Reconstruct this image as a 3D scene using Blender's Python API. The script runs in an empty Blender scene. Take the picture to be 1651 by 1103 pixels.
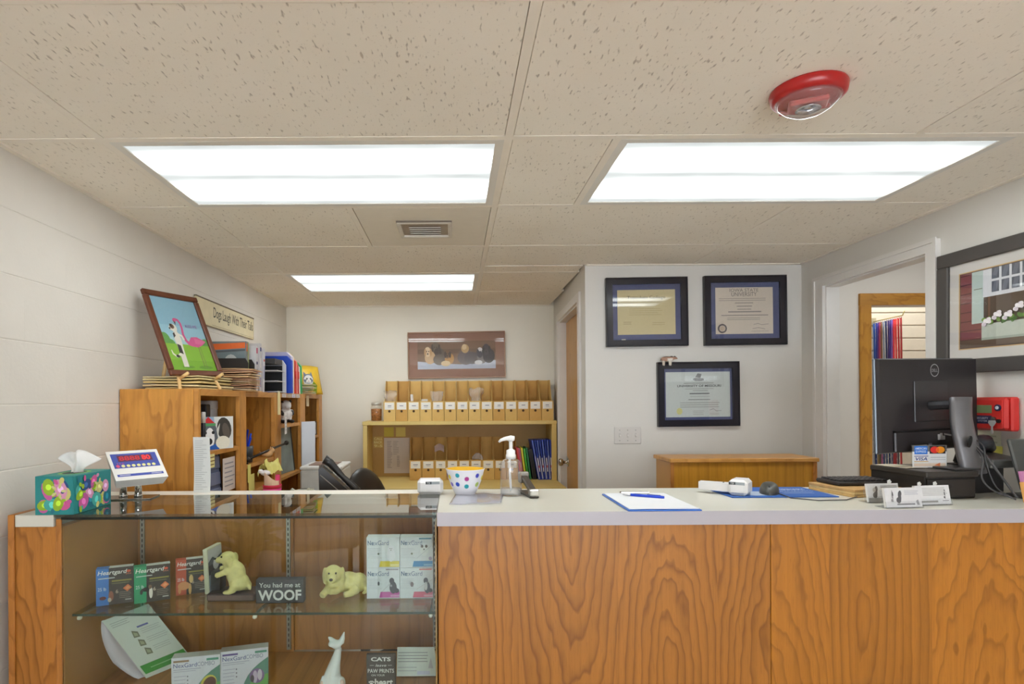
import bpy, bmesh, math, random
from math import sin, cos, pi, radians as R
from mathutils import Vector, Matrix, noise as mnoise
random.seed(11)
SC = bpy.context.scene
COL = SC.collection

# ------------------------------------------------------------------ camera, world, exposure
F, VX, VY, ROLL, CZ = 944.0, 733.0, 648.0, R(0.35), 1.40      # focal length in px of a 1651 px wide frame, vanishing point, roll, eye height
cam = bpy.data.cameras.new('camera'); cam_ob = bpy.data.objects.new('camera', cam); COL.objects.link(cam_ob)
cam.sensor_width = 36.0; cam.lens = F / 1651 * 36.0
cam.shift_x = (825.5 - VX) / 1651; cam.shift_y = (VY - 551.5) / 1651
cam.clip_start = 0.05
cam_ob.matrix_world = Matrix.Translation((0, 0, CZ)) @ Matrix.Rotation(pi/2, 4, 'X') @ Matrix.Rotation(-ROLL, 4, 'Z')
SC.camera = cam_ob
SC.view_settings.view_transform = 'Standard'; SC.view_settings.look = 'None'
SC.view_settings.exposure = 0.86; SC.view_settings.gamma = 1.0; SC.view_settings.use_curve_mapping = False
SC.cycles.use_denoising = True
SC.cycles.max_bounces = 12; SC.cycles.diffuse_bounces = 6; SC.cycles.transparent_max_bounces = 24
SC.cycles.glossy_bounces = 4; SC.cycles.sample_clamp_indirect = 6.0
SC.cycles.caustics_reflective = False; SC.cycles.caustics_refractive = False
wd = bpy.data.worlds.new('daylight'); SC.world = wd; wd.use_nodes = True
wd.node_tree.nodes['Background'].inputs[0].default_value = (0.86, 0.93, 1.0, 1)
wd.node_tree.nodes['Background'].inputs[1].default_value = 6.8
LAMP = 5.2        # radiance of the fluorescent ceiling panels

# ------------------------------------------------------------------ pixel of the photograph -> point on a real plane
def ray(px, py):
    u, v = px - VX, VY - py; c, s = cos(ROLL), sin(ROLL)
    return Vector(((u*c + v*s)/F, 1.0, (-u*s + v*c)/F))
def UY(px, py, y): d = ray(px, py); return Vector((d.x*y, y, CZ + d.z*y))
def UZ(px, py, z): d = ray(px, py); t = (z - CZ)/d.z; return Vector((d.x*t, t, z))
def UX(px, py, x): d = ray(px, py); t = x/d.x; return Vector((x, t, CZ + d.z*t))

def S(c):
    return tuple((x/255/12.92 if x/255 <= .04045 else ((x/255+.055)/1.055)**2.4) for x in c)

# ------------------------------------------------------------------ node helpers and materials
MATS = {}
def nmat(name):
    m = bpy.data.materials.new(name); m.use_nodes = True
    nt = m.node_tree; b = nt.nodes['Principled BSDF']
    return m, nt, b
def mth(nt, op, a, b=None, c=None):
    n = nt.nodes.new('ShaderNodeMath'); n.operation = op
    for i, x in enumerate((a, b, c)):
        if x is None: continue
        if isinstance(x, (int, float)): n.inputs[i].default_value = x
        else: nt.links.new(x, n.inputs[i])
    return n.outputs[0]
def xyz(nt, src='Object'):
    tc = nt.nodes.new('ShaderNodeTexCoord'); sp = nt.nodes.new('ShaderNodeSeparateXYZ')
    nt.links.new(tc.outputs[src], sp.inputs[0]); return sp.outputs, tc.outputs[src]
def comb(nt, x, y, z):
    n = nt.nodes.new('ShaderNodeCombineXYZ')
    for i, a in enumerate((x, y, z)):
        if isinstance(a, (int, float)): n.inputs[i].default_value = a
        else: nt.links.new(a, n.inputs[i])
    return n.outputs[0]
def noise(nt, vec, scale, detail=2, rough=.5):
    n = nt.nodes.new('ShaderNodeTexNoise'); n.inputs['Scale'].default_value = scale
    n.inputs['Detail'].default_value = detail; n.inputs['Roughness'].default_value = rough
    nt.links.new(vec, n.inputs['Vector']); return n.outputs[0]
def ramp(nt, fac, stops):
    n = nt.nodes.new('ShaderNodeValToRGB'); e = n.color_ramp.elements
    while len(e) < len(stops): e.new(.5)
    for k, (p, c) in enumerate(stops):
        e[k].position = p; e[k].color = (*c, 1) if len(c) == 3 else c
    nt.links.new(fac, n.inputs[0]); return n.outputs[0]
def mixc(nt, fac, a, b, mode='MIX'):
    n = nt.nodes.new('ShaderNodeMix'); n.data_type = 'RGBA'; n.blend_type = mode
    for s, x in ((0, fac), (6, a), (7, b)):
        if isinstance(x, (int, float)): n.inputs[s].default_value = x
        elif isinstance(x, tuple): n.inputs[s].default_value = (*x, 1)
        else: nt.links.new(x, n.inputs[s])
    return n.outputs[2]
def bump(nt, b, h, strength, dist=.002):
    n = nt.nodes.new('ShaderNodeBump'); n.inputs['Strength'].default_value = strength; n.inputs['Distance'].default_value = dist
    nt.links.new(h, n.inputs['Height']); nt.links.new(n.outputs[0], b.inputs['Normal'])

def mat(c, rough=.5, metal=0., var=.06, scale=18., bmp=0., bscale=120., spec=.5):
    key = (tuple(c), rough, metal, var, scale, bmp, bscale, spec)
    if key in MATS: return MATS[key]
    m, nt, b = nmat('finish'); L = S(c)
    o, v = xyz(nt)
    if var:
        n = noise(nt, v, scale, 3)
        lo = tuple(x*(1-var) for x in L); hi = tuple(min(1, x*(1+var)) for x in L)
        nt.links.new(ramp(nt, n, [(.3, lo), (.7, hi)]), b.inputs['Base Color'])
    else: b.inputs['Base Color'].default_value = (*L, 1)
    b.inputs['Roughness'].default_value = rough; b.inputs['Metallic'].default_value = metal
    b.inputs['Specular IOR Level'].default_value = spec
    if bmp: bump(nt, b, noise(nt, v, bscale, 3), bmp)
    MATS[key] = m; return m
def ink(rough=.6):
    key = ('ink', rough)
    if key in MATS: return MATS[key]
    m, nt, b = nmat('printed_ink')
    a = nt.nodes.new('ShaderNodeAttribute'); a.attribute_name = 'Col'
    o, v = xyz(nt); n = noise(nt, v, 90, 2)
    nt.links.new(mixc(nt, 1.0, a.outputs['Color'], ramp(nt, n, [(.3, (.95,)*3), (.7, (1,)*3)]), 'MULTIPLY'), b.inputs['Base Color'])
    b.inputs['Roughness'].default_value = rough
    MATS[key] = m; return m
def wood(base, dark, freq=34, strip=.3, axis='X', up='Z', contrast=.75, rough=.35, tone=.18, seed=0., dvar=.35):
    """plain-sawn veneer: growth rings cut as tall arches, one offset per veneer leaf"""
    key = ('wood', base, dark, freq, strip, axis, up, contrast, rough, tone, seed, dvar)
    if key in MATS: return MATS[key]
    m, nt, b = nmat('wood_veneer'); o, v = xyz(nt)
    ia = {'X': 0, 'Y': 1, 'Z': 2}
    x, z = o[ia[axis]], o[ia[up]]
    t = mth(nt, 'ADD', mth(nt, 'DIVIDE', x, strip), 31.37+seed)
    idx = mth(nt, 'FLOOR', t)
    wn = nt.nodes.new('ShaderNodeTexWhiteNoise'); wn.noise_dimensions = '1D'; nt.links.new(idx, wn.inputs['W'])
    sp = nt.nodes.new('ShaderNodeSeparateColor'); nt.links.new(wn.outputs['Color'], sp.inputs[0])
    r1, r2, r3 = sp.outputs
    loc = mth(nt, 'MULTIPLY', mth(nt, 'SUBTRACT', mth(nt, 'FRACT', t), mth(nt, 'ADD', mth(nt, 'MULTIPLY', r1, 1.1), -.05)), strip)
    cv = comb(nt, mth(nt, 'MULTIPLY', x, 7.0), mth(nt, 'MULTIPLY', r2, 40.), mth(nt, 'MULTIPLY', z, 2.6))
    w = mth(nt, 'SUBTRACT', noise(nt, cv, 1.0, 3, .55), .5)
    cv2 = comb(nt, mth(nt, 'MULTIPLY', x, 60.0), mth(nt, 'MULTIPLY', r2, 40.), mth(nt, 'MULTIPLY', z, 9.))
    w2 = mth(nt, 'SUBTRACT', noise(nt, cv2, 1.0, 2, .5), .5)
    d = mth(nt, 'ADD', mth(nt, 'MULTIPLY', z, .17), mth(nt, 'ADD', mth(nt, 'MULTIPLY', r3, .3), -.22))
    d = mth(nt, 'ADD', d, mth(nt, 'MULTIPLY', w, dvar*.42))
    r = mth(nt, 'SQRT', mth(nt, 'ADD', mth(nt, 'MULTIPLY', loc, loc), mth(nt, 'MULTIPLY', d, d)))
    r = mth(nt, 'ADD', r, mth(nt, 'ADD', mth(nt, 'MULTIPLY', w, .03), mth(nt, 'MULTIPLY', w2, .004)))
    g = mth(nt, 'FRACT', mth(nt, 'MULTIPLY', r, freq))
    por = noise(nt, comb(nt, mth(nt, 'MULTIPLY', x, 420.), 0., mth(nt, 'MULTIPLY', z, 16.)), 1.0, 2, .6)
    L, D = S(base), S(dark)
    mid = tuple(l*(1-.35*contrast)+d_*.35*contrast for l, d_ in zip(L, D)); dk = tuple(l*(1-contrast)+d_*contrast for l, d_ in zip(L, D))
    c = ramp(nt, g, [(0., L), (.45, L), (.72, mid), (.9, dk), (1., mid)])
    pf = mth(nt, 'MULTIPLY', mth(nt, 'GREATER_THAN', por, .60), .22)
    c = mixc(nt, pf, c, D)
    sk = noise(nt, comb(nt, mth(nt, 'MULTIPLY', x, 55.), mth(nt, 'MULTIPLY', r2, 9.), mth(nt, 'MULTIPLY', z, 1.1)), 1.0, 3, .6)
    c = mixc(nt, 1.0, c, ramp(nt, sk, [(.3, (.86, .84, .80)), (.7, (1.06, 1.06, 1.08))]), 'MULTIPLY')
    tn = mth(nt, 'ADD', mth(nt, 'MULTIPLY', mth(nt, 'SUBTRACT', r2, .5), tone*2), 1.0)
    tn = mth(nt, 'ADD', tn, mth(nt, 'MULTIPLY', w, .35))
    c = mixc(nt, 1.0, c, comb(nt, tn, tn, tn), 'MULTIPLY')
    nt.links.new(c, b.inputs['Base Color']); b.inputs['Roughness'].default_value = rough
    bump(nt, b, por, .05, .001)
    MATS[key] = m; return m
def glass(tint=(1, 1, 1), ior=1.5, rough=0.0, haze=0., hazecol=(.8, .8, .8), boost=1.):
    """thin clear pane: transparent with mirror reflection by Fresnel"""
    key = ('glass', tint, ior, rough, haze, boost)
    if key in MATS: return MATS[key]
    m, nt, b = nmat('clear_pane'); nt.nodes.remove(b)
    out = nt.nodes['Material Output']
    tr = nt.nodes.new('ShaderNodeBsdfTransparent'); tr.inputs[0].default_value = (*tint, 1)
    gl = nt.nodes.new('ShaderNodeBsdfGlossy'); gl.inputs['Roughness'].default_value = rough
    fr = nt.nodes.new('ShaderNodeFresnel')
    ge = nt.nodes.new('ShaderNodeNewGeometry')      # the pane does not bend rays, so leaving it reflects as entering it does
    nt.links.new(mth(nt, 'ADD', mth(nt, 'MULTIPLY', ge.outputs['Backfacing'], 1/ior-ior), ior), fr.inputs[0])
    src = tr.outputs[0]
    if haze:
        df = nt.nodes.new('ShaderNodeBsdfDiffuse'); df.inputs[0].default_value = (*hazecol, 1)
        mx0 = nt.nodes.new('ShaderNodeMixShader'); mx0.inputs[0].default_value = haze
        nt.links.new(tr.outputs[0], mx0.inputs[1]); nt.links.new(df.outputs[0], mx0.inputs[2]); src = mx0.outputs[0]
    mx = nt.nodes.new('ShaderNodeMixShader')
    nt.links.new(mth(nt, 'MINIMUM', mth(nt, 'MULTIPLY', fr.outputs[0], boost), 1.) if boost != 1. else fr.outputs[0], mx.inputs[0])
    nt.links.new(src, mx.inputs[1]); nt.links.new(gl.outputs[0], mx.inputs[2])
    nt.links.new(mx.outputs[0], out.inputs[0])
    MATS[key] = m; return m

# ------------------------------------------------------------------ mesh builder
class MB:
    def __init__(s): s.v = []; s.f = []; s.c = []; s.m = []; s.sm = []; s.col = None; s.mi = 0; s.smooth = False
    def add(s, vs, fs, M=None):
        o = len(s.v)
        s.v += [tuple(M @ Vector(p)) for p in vs] if M is not None else [tuple(p) for p in vs]
        for f in fs:
            s.f.append(tuple(i+o for i in f)); s.c.append(s.col); s.m.append(s.mi); s.sm.append(s.smooth)
        return s
    def box(s, x0, y0, z0, x1, y1, z1, M=None, b=0.):
        x0, x1 = sorted((x0, x1)); y0, y1 = sorted((y0, y1)); z0, z1 = sorted((z0, z1))
        if not b:
            vs = [(x, y, z) for x in (x0, x1) for y in (y0, y1) for z in (z0, z1)]
            return s.add(vs, [(0, 1, 3, 2), (4, 6, 7, 5), (0, 4, 5, 1), (2, 3, 7, 6), (0, 2, 6, 4), (1, 5, 7, 3)], M)
        b = min(b, .49*(x1-x0), .49*(y1-y0), .49*(z1-z0))
        lo, hi = (x0, y0, z0), (x1, y1, z1); vs = []; ix = {}
        for sg in [(i, j, k) for i in (0, 1) for j in (0, 1) for k in (0, 1)]:
            for a in range(3):
                ix[sg, a] = len(vs)
                vs.append(tuple((hi if sg[q] else lo)[q] + (0 if q == a else (-b if sg[q] else b)) for q in range(3)))
        fs = []
        for a in range(3):
            p, q = [k for k in range(3) if k != a]
            for e in (0, 1):
                cs = []
                for (i, j) in ((0, 0), (1, 0), (1, 1), (0, 1)):
                    sg = [0]*3; sg[a] = e; sg[p] = i; sg[q] = j; cs.append(ix[tuple(sg), a])
                fs.append(tuple(cs))
            for i in (0, 1):
                for j in (0, 1):
                    s0 = [0]*3; s1 = [0]*3; s0[p] = s1[p] = i; s0[q] = s1[q] = j; s1[a] = 1
                    fs.append((ix[tuple(s0), p], ix[tuple(s1), p], ix[tuple(s1), q], ix[tuple(s0), q]))
        for sg in [(i, j, k) for i in (0, 1) for j in (0, 1) for k in (0, 1)]:
            fs.append(tuple(ix[sg, a] for a in range(3)))
        return s.add(vs, fs, M)
    def lathe(s, prof, n=24, M=None, a0=0., a1=2*pi):
        full = abs(a1-a0-2*pi) < 1e-6; k = n if full else n+1
        vs = [(r*cos(a0+(a1-a0)*i/n), r*sin(a0+(a1-a0)*i/n), z) for (r, z) in prof for i in range(k)]
        fs = []
        for j in range(len(prof)-1):
            for i in range(n):
                i2 = (i+1) % k
                fs.append((j*k+i, j*k+i2, (j+1)*k+i2, (j+1)*k+i))
        if full:
            if prof[0][0] > 1e-5: fs.append(tuple(range(k))[::-1])
            if prof[-1][0] > 1e-5: fs.append(tuple(range((len(prof)-1)*k, len(prof)*k)))
        return s.add(vs, fs, M)
    def uncap(s, k=1):
        for _ in range(k): s.f.pop(); s.c.pop(); s.m.pop(); s.sm.pop()
        return s
    def cyl(s, r, z0, z1, n=20, M=None, r2=None): return s.lathe([(r, z0), (r if r2 is None else r2, z1)], n, M)
    def ell(s, c, r, n=16, m=10, M=None):
        vs = []; fs = []
        for j in range(m+1):
            t = pi*j/m
            for i in range(n):
                a = 2*pi*i/n
                vs.append((c[0]+r[0]*sin(t)*cos(a), c[1]+r[1]*sin(t)*sin(a), c[2]-r[2]*cos(t)))
        for j in range(m):
            for i in range(n): fs.append((j*n+i, j*n+(i+1) % n, (j+1)*n+(i+1) % n, (j+1)*n+i))
        return s.add(vs, fs, M)
    def tube(s, pts, r, n=8, M=None, cap=True):
        P = [Vector(p) for p in pts]; rs = r if isinstance(r, (list, tuple)) else [r]*len(P)
        vs = []; up = None
        for i, p in enumerate(P):
            t = (P[min(i+1, len(P)-1)] - P[max(i-1, 0)]).normalized()
            if up is None: up = Vector((0, 0, 1)) if abs(t.z) < .9 else Vector((1, 0, 0))
            sd = t.cross(up).normalized(); up = sd.cross(t).normalized()
            for k in range(n):
                a = 2*pi*k/n; vs.append(p + (sd*cos(a) + up*sin(a))*rs[i])
        fs = [(i*n+k, i*n+(k+1) % n, (i+1)*n+(k+1) % n, (i+1)*n+k) for i in range(len(P)-1) for k in range(n)]
        if cap: fs += [tuple(range(n))[::-1], tuple(range((len(P)-1)*n, len(P)*n))]
        return s.add(vs, fs, M)
    def prism(s, pts, d0, d1, plane='XZ', M=None):
        def q(p, d): return {'XZ': (p[0], d, p[1]), 'YZ': (d, p[0], p[1]), 'XY': (p[0], p[1], d)}[plane]
        n = len(pts); vs = [q(p, d0) for p in pts] + [q(p, d1) for p in pts]
        return s.add(vs, [tuple(range(n)), tuple(range(n, 2*n))[::-1]] + [(i, (i+1) % n, n+(i+1) % n, n+i) for i in range(n)], M)
    def grid(s, fn, nu, nv, M=None):
        vs = [fn(i/nu, j/nv) for j in range(nv+1) for i in range(nu+1)]
        return s.add(vs, [(j*(nu+1)+i, j*(nu+1)+i+1, (j+1)*(nu+1)+i+1, (j+1)*(nu+1)+i) for j in range(nv) for i in range(nu)], M)
    def slab(s, fn, nu, nv, th, M=None):
        """curved sheet with thickness th along -normal (numerical)"""
        A = [[Vector(fn(i/nu, j/nv)) for i in range(nu+1)] for j in range(nv+1)]
        vs = []; 
        for sgn in (0, 1):
            for j in range(nv+1):
                for i in range(nu+1):
                    du = A[j][min(i+1, nu)]-A[j][max(i-1, 0)]; dv = A[min(j+1, nv)][i]-A[max(j-1, 0)][i]
                    vs.append(A[j][i] - du.cross(dv).normalized()*th*sgn)
        W = nu+1; O = W*(nv+1); fs = []
        for j in range(nv):
            for i in range(nu):
                a = j*W+i; fs += [(a, a+1, a+W+1, a+W), (O+a, O+a+W, O+a+W+1, O+a+1)]
        for i in range(nu): fs += [(i, O+i, O+i+1, i+1), (nv*W+i, nv*W+i+1, O+nv*W+i+1, O+nv*W+i)]
        for j in range(nv): fs += [(j*W, (j+1)*W, O+(j+1)*W, O+j*W), (j*W+nu, O+j*W+nu, O+(j+1)*W+nu, (j+1)*W+nu)]
        return s.add(vs, fs, M)
    def mesh(s, name, mats, recalc=True):
        me = bpy.data.meshes.new(name); me.from_pydata(s.v, [], s.f)
        for m in (mats if isinstance(mats, (list, tuple)) else [mats]): me.materials.append(m)
        me.polygons.foreach_set('material_index', s.m); me.polygons.foreach_set('use_smooth', s.sm)
        if recalc:
            bm = bmesh.new(); bm.from_mesh(me); bmesh.ops.recalc_face_normals(bm, faces=bm.faces); bm.to_mesh(me); bm.free()
        if any(c is not None for c in s.c):
            at = me.color_attributes.new('Col', 'FLOAT_COLOR', 'CORNER'); d = []
            for p in me.polygons:
                c = s.c[p.index] or (1, 1, 1); d += [*c, 1.0]*p.loop_total
            at.data.foreach_set('color', d)
        me.update(); return me
    def build(s, name, mats, parent=None, loc=None, rot=None, recalc=True):
        return link(name, s.mesh(name, mats, recalc), parent, loc, rot)
def link(name, me, parent=None, loc=None, rot=None):
    o = bpy.data.objects.new(name, me); COL.objects.link(o)
    if parent is not None: o.parent = parent
    if loc is not None: o.location = loc
    if rot is not None: o.rotation_euler = rot if isinstance(rot, (tuple, list)) else (0, 0, rot)
    return o
def tag(o, label, cat, group=None):
    o['label'] = label; o['category'] = cat
    if group: o['group'] = group
    return o
def thing(name, label, cat, loc=(0, 0, 0), rot=0., group=None):
    o = link(name, None, None, loc, rot); o.empty_display_size = .05
    return tag(o, label, cat, group)
def struct(o): o['kind'] = 'structure'; return o
def copy_tree(o, parent=None):
    c = o.copy(); COL.objects.link(c)
    if parent is not None: c.parent = parent
    for ch in list(o.children): copy_tree(ch, c)
    return c
def fused(mb, voxel, smooth=6, fac=.5):
    """unite overlapping volumes into one continuous skin"""
    me = mb.mesh('tmp', mat((200, 200, 200))); ob = bpy.data.objects.new('tmp', me); COL.objects.link(ob)
    r = ob.modifiers.new('r', 'REMESH'); r.mode = 'VOXEL'; r.voxel_size = voxel; r.use_smooth_shade = True
    q = ob.modifiers.new('s', 'SMOOTH'); q.factor = fac; q.iterations = smooth
    dg = bpy.context.evaluated_depsgraph_get(); out = bpy.data.meshes.new_from_object(ob.evaluated_get(dg))
    bpy.data.objects.remove(ob); out.materials.clear()
    return out
def Tm(*a): return Matrix.Translation(a if len(a) == 3 else a[0])
def Rm(ang, ax): return Matrix.Rotation(ang, 4, ax)

# ------------------------------------------------------------------ lettering
TXT = {}
def text_geo(s, bold=0., shear=0.):
    k = (s, bold, shear)
    if k not in TXT:
        cu = bpy.data.curves.new('t', 'FONT'); cu.body = s; cu.size = 1; cu.offset = bold; cu.shear = shear; cu.resolution_u = 3
        ob = bpy.data.objects.new('t', cu); me = bpy.data.meshes.new_from_object(ob)
        vs = [tuple(v.co) for v in me.vertices]; fs = [tuple(p.vertices) for p in me.polygons]
        bpy.data.objects.remove(ob); bpy.data.meshes.remove(me)
        x0 = min(v[0] for v in vs); x1 = max(v[0] for v in vs); y0 = min(v[1] for v in vs); y1 = max(v[1] for v in vs)
        TXT[k] = (vs, fs, x0, x1, y0, y1)
    return TXT[k]

# ------------------------------------------------------------------ flat print: coloured shapes on a w x h sheet, facing -Y, base at z=0
class Print:
    def __init__(s, w, h, eps=.00006): s.w, s.h, s.ep = w, h, eps; s.mb = MB(); s.k = 0; s.fn = None
    def _add(s, pts, faces, col):
        s.k += 1; s.mb.col = S(col); y = -s.ep*s.k
        q = [((u-.5)*s.w, y, v*s.h) for u, v in pts]
        if s.fn: q = [s.fn(p) for p in q]
        s.mb.add(q, faces)
    def p(s, pts, col): s._add(pts, [tuple(range(len(pts)))], col); return s
    def r(s, u0, v0, u1, v1, col): return s.p([(u0, v0), (u1, v0), (u1, v1), (u0, v1)], col)
    def e(s, cu, cv, ru, rv, col, n=16, rot=0.):
        a = s.w/s.h; pts = []
        for i in range(n):
            x, y = ru*s.w*cos(2*pi*i/n), rv*s.h*sin(2*pi*i/n)
            x, y = x*cos(rot)-y*sin(rot), x*sin(rot)+y*cos(rot); pts.append((cu+x/s.w, cv+y/s.h))
        return s.p(pts, col)
    def ring(s, cu, cv, r0, r1, col, n=28, asp=1.):
        pts = []
        for i in range(n):
            for q in (r0, r1): pts.append((cu+q*s.h*asp*cos(2*pi*i/n)/s.w, cv+q*sin(2*pi*i/n)))
        s._add(pts, [(2*i, 2*i+1, (2*i+3) % (2*n), (2*i+2) % (2*n)) for i in range(n)], col); return s
    def l(s, pts, wd, col):
        P = [Vector((u*s.w, v*s.h)) for u, v in pts]; q = []; fs = []
        ws = wd if isinstance(wd, (list, tuple)) else [wd]*len(P)
        for i, a in enumerate(P):
            t = (P[min(i+1, len(P)-1)]-P[max(i-1, 0)]).normalized(); n = Vector((-t.y, t.x))*ws[i]*s.h/2
            for b in (a+n, a-n): q.append((b.x/s.w, b.y/s.h))
            if i: fs.append((2*i-2, 2*i-1, 2*i+1, 2*i))
        s._add(q, fs, col); return s
    def t(s, txt, u, v, h, col, al='c', w=None, bold=0., shear=0., rot=0.):
        """h: glyph box height as a share of the sheet's height; w: fitted width as a share of its width"""
        vs, fs, x0, x1, y0, y1 = text_geo(txt, bold, shear)
        k = h*s.h/(y1-y0); kx = k if w is None else w*s.w/(x1-x0); W = (x1-x0)*kx
        ox = {'c': -W/2, 'l': 0, 'r': -W}[al]; pts = []
        for a in vs:
            x, y = ox+(a[0]-x0)*kx, (a[1]-y0)*k
            x, y = x*cos(rot)-y*sin(rot), x*sin(rot)+y*cos(rot)
            pts.append((u+x/s.w, v+y/s.h))
        s._add(pts, fs, col); return s
    def lines(s, u0, v0, u1, v1, n, col, wd=.35, rag=.25, seed=0):
        rr = random.Random(seed+n)
        s.k += 1
        for i in range(n):
            v = v1-(v1-v0)*(i+.5)/n; d = (v1-v0)/n*wd/2; e = u1-(u1-u0)*rag*rr.random()
            s.k -= 1; s.r(u0, v-d, e, v+d, col)
        return s
    def build(s, name, parent=None, loc=None, rot=None, rough=.6): return s.mb.build(name, ink(rough), parent, loc, rot, recalc=False)

ORD = ['first', 'second', 'third', 'fourth', 'fifth', 'sixth', 'seventh', 'eighth', 'ninth', 'tenth', 'eleventh', 'twelfth', 'thirteenth', 'fourteenth']
# ================================================================== SETTING
XL, XR, YB, YC, YF, HC = -1.365, 2.0, 4.76, 3.37, -3.1, 2.182
def world_xyz(nt):
    g = nt.nodes.new('ShaderNodeNewGeometry'); sp = nt.nodes.new('ShaderNodeSeparateXYZ')
    nt.links.new(g.outputs['Position'], sp.inputs[0]); return sp.outputs, g.outputs['Position']
PAINT = mat((214, 211, 206), .55, var=.02, scale=3, bmp=.12, bscale=160)
PAINT_BACK = mat((232, 227, 214), .55, var=.02, scale=3, bmp=.10, bscale=160)
PAINT_BLOCK = mat((216, 211, 204), .5, var=.025, scale=5, bmp=.35, bscale=70)
TRIM = mat((222, 219, 216), .35, var=.015)
def tile_mat():
    m, nt, b = nmat('fissured_tile'); o, v = world_xyz(nt)
    w = noise(nt, v, 6, 2)
    a = noise(nt, comb(nt, mth(nt, 'MULTIPLY', o[0], 125), mth(nt, 'MULTIPLY', o[1], 36), 3.1), 1.0, 1.5, .5)
    a2 = noise(nt, comb(nt, mth(nt, 'MULTIPLY', o[0], 210), mth(nt, 'MULTIPLY', o[1], 150), 7.7), 1.0, 1, .5)
    den = mth(nt, 'MULTIPLY', mth(nt, 'SUBTRACT', w, .5), .10)
    pit = ramp(nt, mth(nt, 'ADD', a, den), [(.635, (0,)*3), (.73, (1,)*3)])
    pit2 = ramp(nt, a2, [(.72, (0,)*3), (.76, (.5,)*3)])
    p = mth(nt, 'MAXIMUM', pit, pit2)
    base = ramp(nt, noise(nt, v, 2.2, 3), [(.3, S((240, 232, 218))), (.7, S((245, 238, 226)))])
    nt.links.new(mixc(nt, mth(nt, 'MULTIPLY', p, .5), base, S((140, 122, 106))), b.inputs['Base Color'])
    b.inputs['Roughness'].default_value = .9; b.inputs['Specular IOR Level'].default_value = .15
    h = mth(nt, 'ADD', mth(nt, 'MULTIPLY', p, -1.), mth(nt, 'MULTIPLY', noise(nt, v, 260, 2), .25))
    bump(nt, b, h, .55, .002); return m
TILE = tile_mat(); GRID = mat((240, 232, 219), .5, var=.02)

def wallbox(name, b, m, parent=None, loc=None, rot=None): 
    mb = MB()
    for q in b: mb.box(*q)
    o = mb.build(name, m, parent, loc, rot)
    return o if parent else struct(o)

wallbox('floor', [(XL-.13, 1.80, -.1, 4.3, 4.9, 0)], mat((236, 231, 222), .4, var=.05, scale=4))
wallbox('floor_lobby', [(XL-.13, YF-.1, -.1, 4.3, 1.80, 0)], mat((186, 174, 158), .4, var=.07, scale=4))
# left wall: painted concrete blocks
wl = wallbox('wall_left', [(XL-.13, YF, 0, XL-.0016, YB+.14, 2.6)], PAINT_BLOCK)
bm_full = MB().prism([(-.0125, .0006), (-.0015, .0006), (0, .003), (0, .197), (-.0015, .1994), (-.0125, .1994)], -.19995, .19995, 'XZ').mesh('block', PAINT_BLOCK)
for r in range(11):
    z = r*.2
    y = .86 + (.2 if r % 2 else 0)
    while y + .2 <= 4.77:
        link('block', bm_full, wl, (XL, y, z) if z + .2 <= HC+.02 else (XL, y, z)); y += .4
# (rows end just under the ceiling line)
wallbox('wall_back', [(XL, YB, 0, .83, YB+.14, 2.6)], PAINT_BACK)
wallbox('wall_front', [(XL, YF-.1, 0, XR, YF, .35), (XL, YF-.1, 1.86, XR, YF, 2.6), (XL, YF-.1, .35, -1.25, YF, 1.86), (.27, YF-.1, .35, .37, YF, 1.86), (1.9, YF-.1, .35, XR, YF, 1.86)], PAINT)
for k, (x0, x1) in enumerate(((-1.25, .27), (.37, 1.9))):  # invented windows out of view, there to let daylight in
    w = wallbox('added_window_%d' % (k+1), [(x0, YF-.08, .35, x0+.05, YF-.02, 1.86), (x1-.05, YF-.08, .35, x1, YF-.02, 1.86), (x0+.05, YF-.08, .35, x1-.05, YF-.02, .4), (x0+.05, YF-.08, 1.81, x1-.05, YF-.02, 1.86), ((x0+x1)/2-.02, YF-.08, .4, (x0+x1)/2+.02, YF-.02, 1.81)], TRIM)
    MB().box(x0+.05, YF-.055, .4, x1-.05, YF-.05, 1.81).build('pane', glass(), w)
wallbox('wall_right', [(XR, YF-.1, 0, XR+.07, 2.465, 2.6), (XR, 2.465, 2.015, XR+.07, 3.154, 2.6), (XR, 3.154, 0, XR+.07, 3.93, 2.6)], PAINT)
wallbox('wall_middle', [(.755, YC, 0, XR, YC+.11, 2.6)], PAINT)
# passage wall running back from the middle wall, slightly out of square, with the tan door in it
PA = math.atan2(1.39, .056); PO = (.755, YC, 0)
wi = wallbox('wall_inner', [(.11, -.11, 0, .19, 0, 2.6), (.19, -.11, 2.005, 1.08, 0, 2.6), (1.08, -.11, 0, 1.395, 0, 2.6)], PAINT, None, PO, PA)
t1 = wallbox('trim_1', [(.125, 0, 0, .19, .016, 2.055), (1.08, 0, 0, 1.145, .016, 2.055), (.19, 0, 2.005, 1.08, .016, 2.055), (1.068, -.11, 0, 1.08, 0, 2.0), (.19, -.11, 1.995, 1.08, 0, 2.005), (.19, -.11, 0, .2, 0, 1.995)], TRIM, None, PO, PA)
d1 = struct(MB().box(.203, -.09, .01, 1.065, -.05, 1.992, b=.002).build('door_1', wood((196, 150, 88), (160, 112, 56), 26, .5, 'X', 'Z', .25, .4, .05), None, PO, PA))
kn = MB(); kn.smooth = True
kn.lathe([(.0, 0), (.032, 0), (.032, .006), (.012, .01), (.011, .035), (.024, .042), (.03, .055), (.026, .068), (.012, .074), (0, .075)], 20, Tm(.995, -.05, .945) @ Rm(-pi/2, 'X'))
kn.build('door_knob', mat((190, 186, 178), .18, 1., var=.02), d1)
kp = MB().box(1.035, -.05, .91, 1.0645, -.0475, .985).build('latch_plate', mat((170, 165, 155), .3, 1., var=.02), d1)
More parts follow.
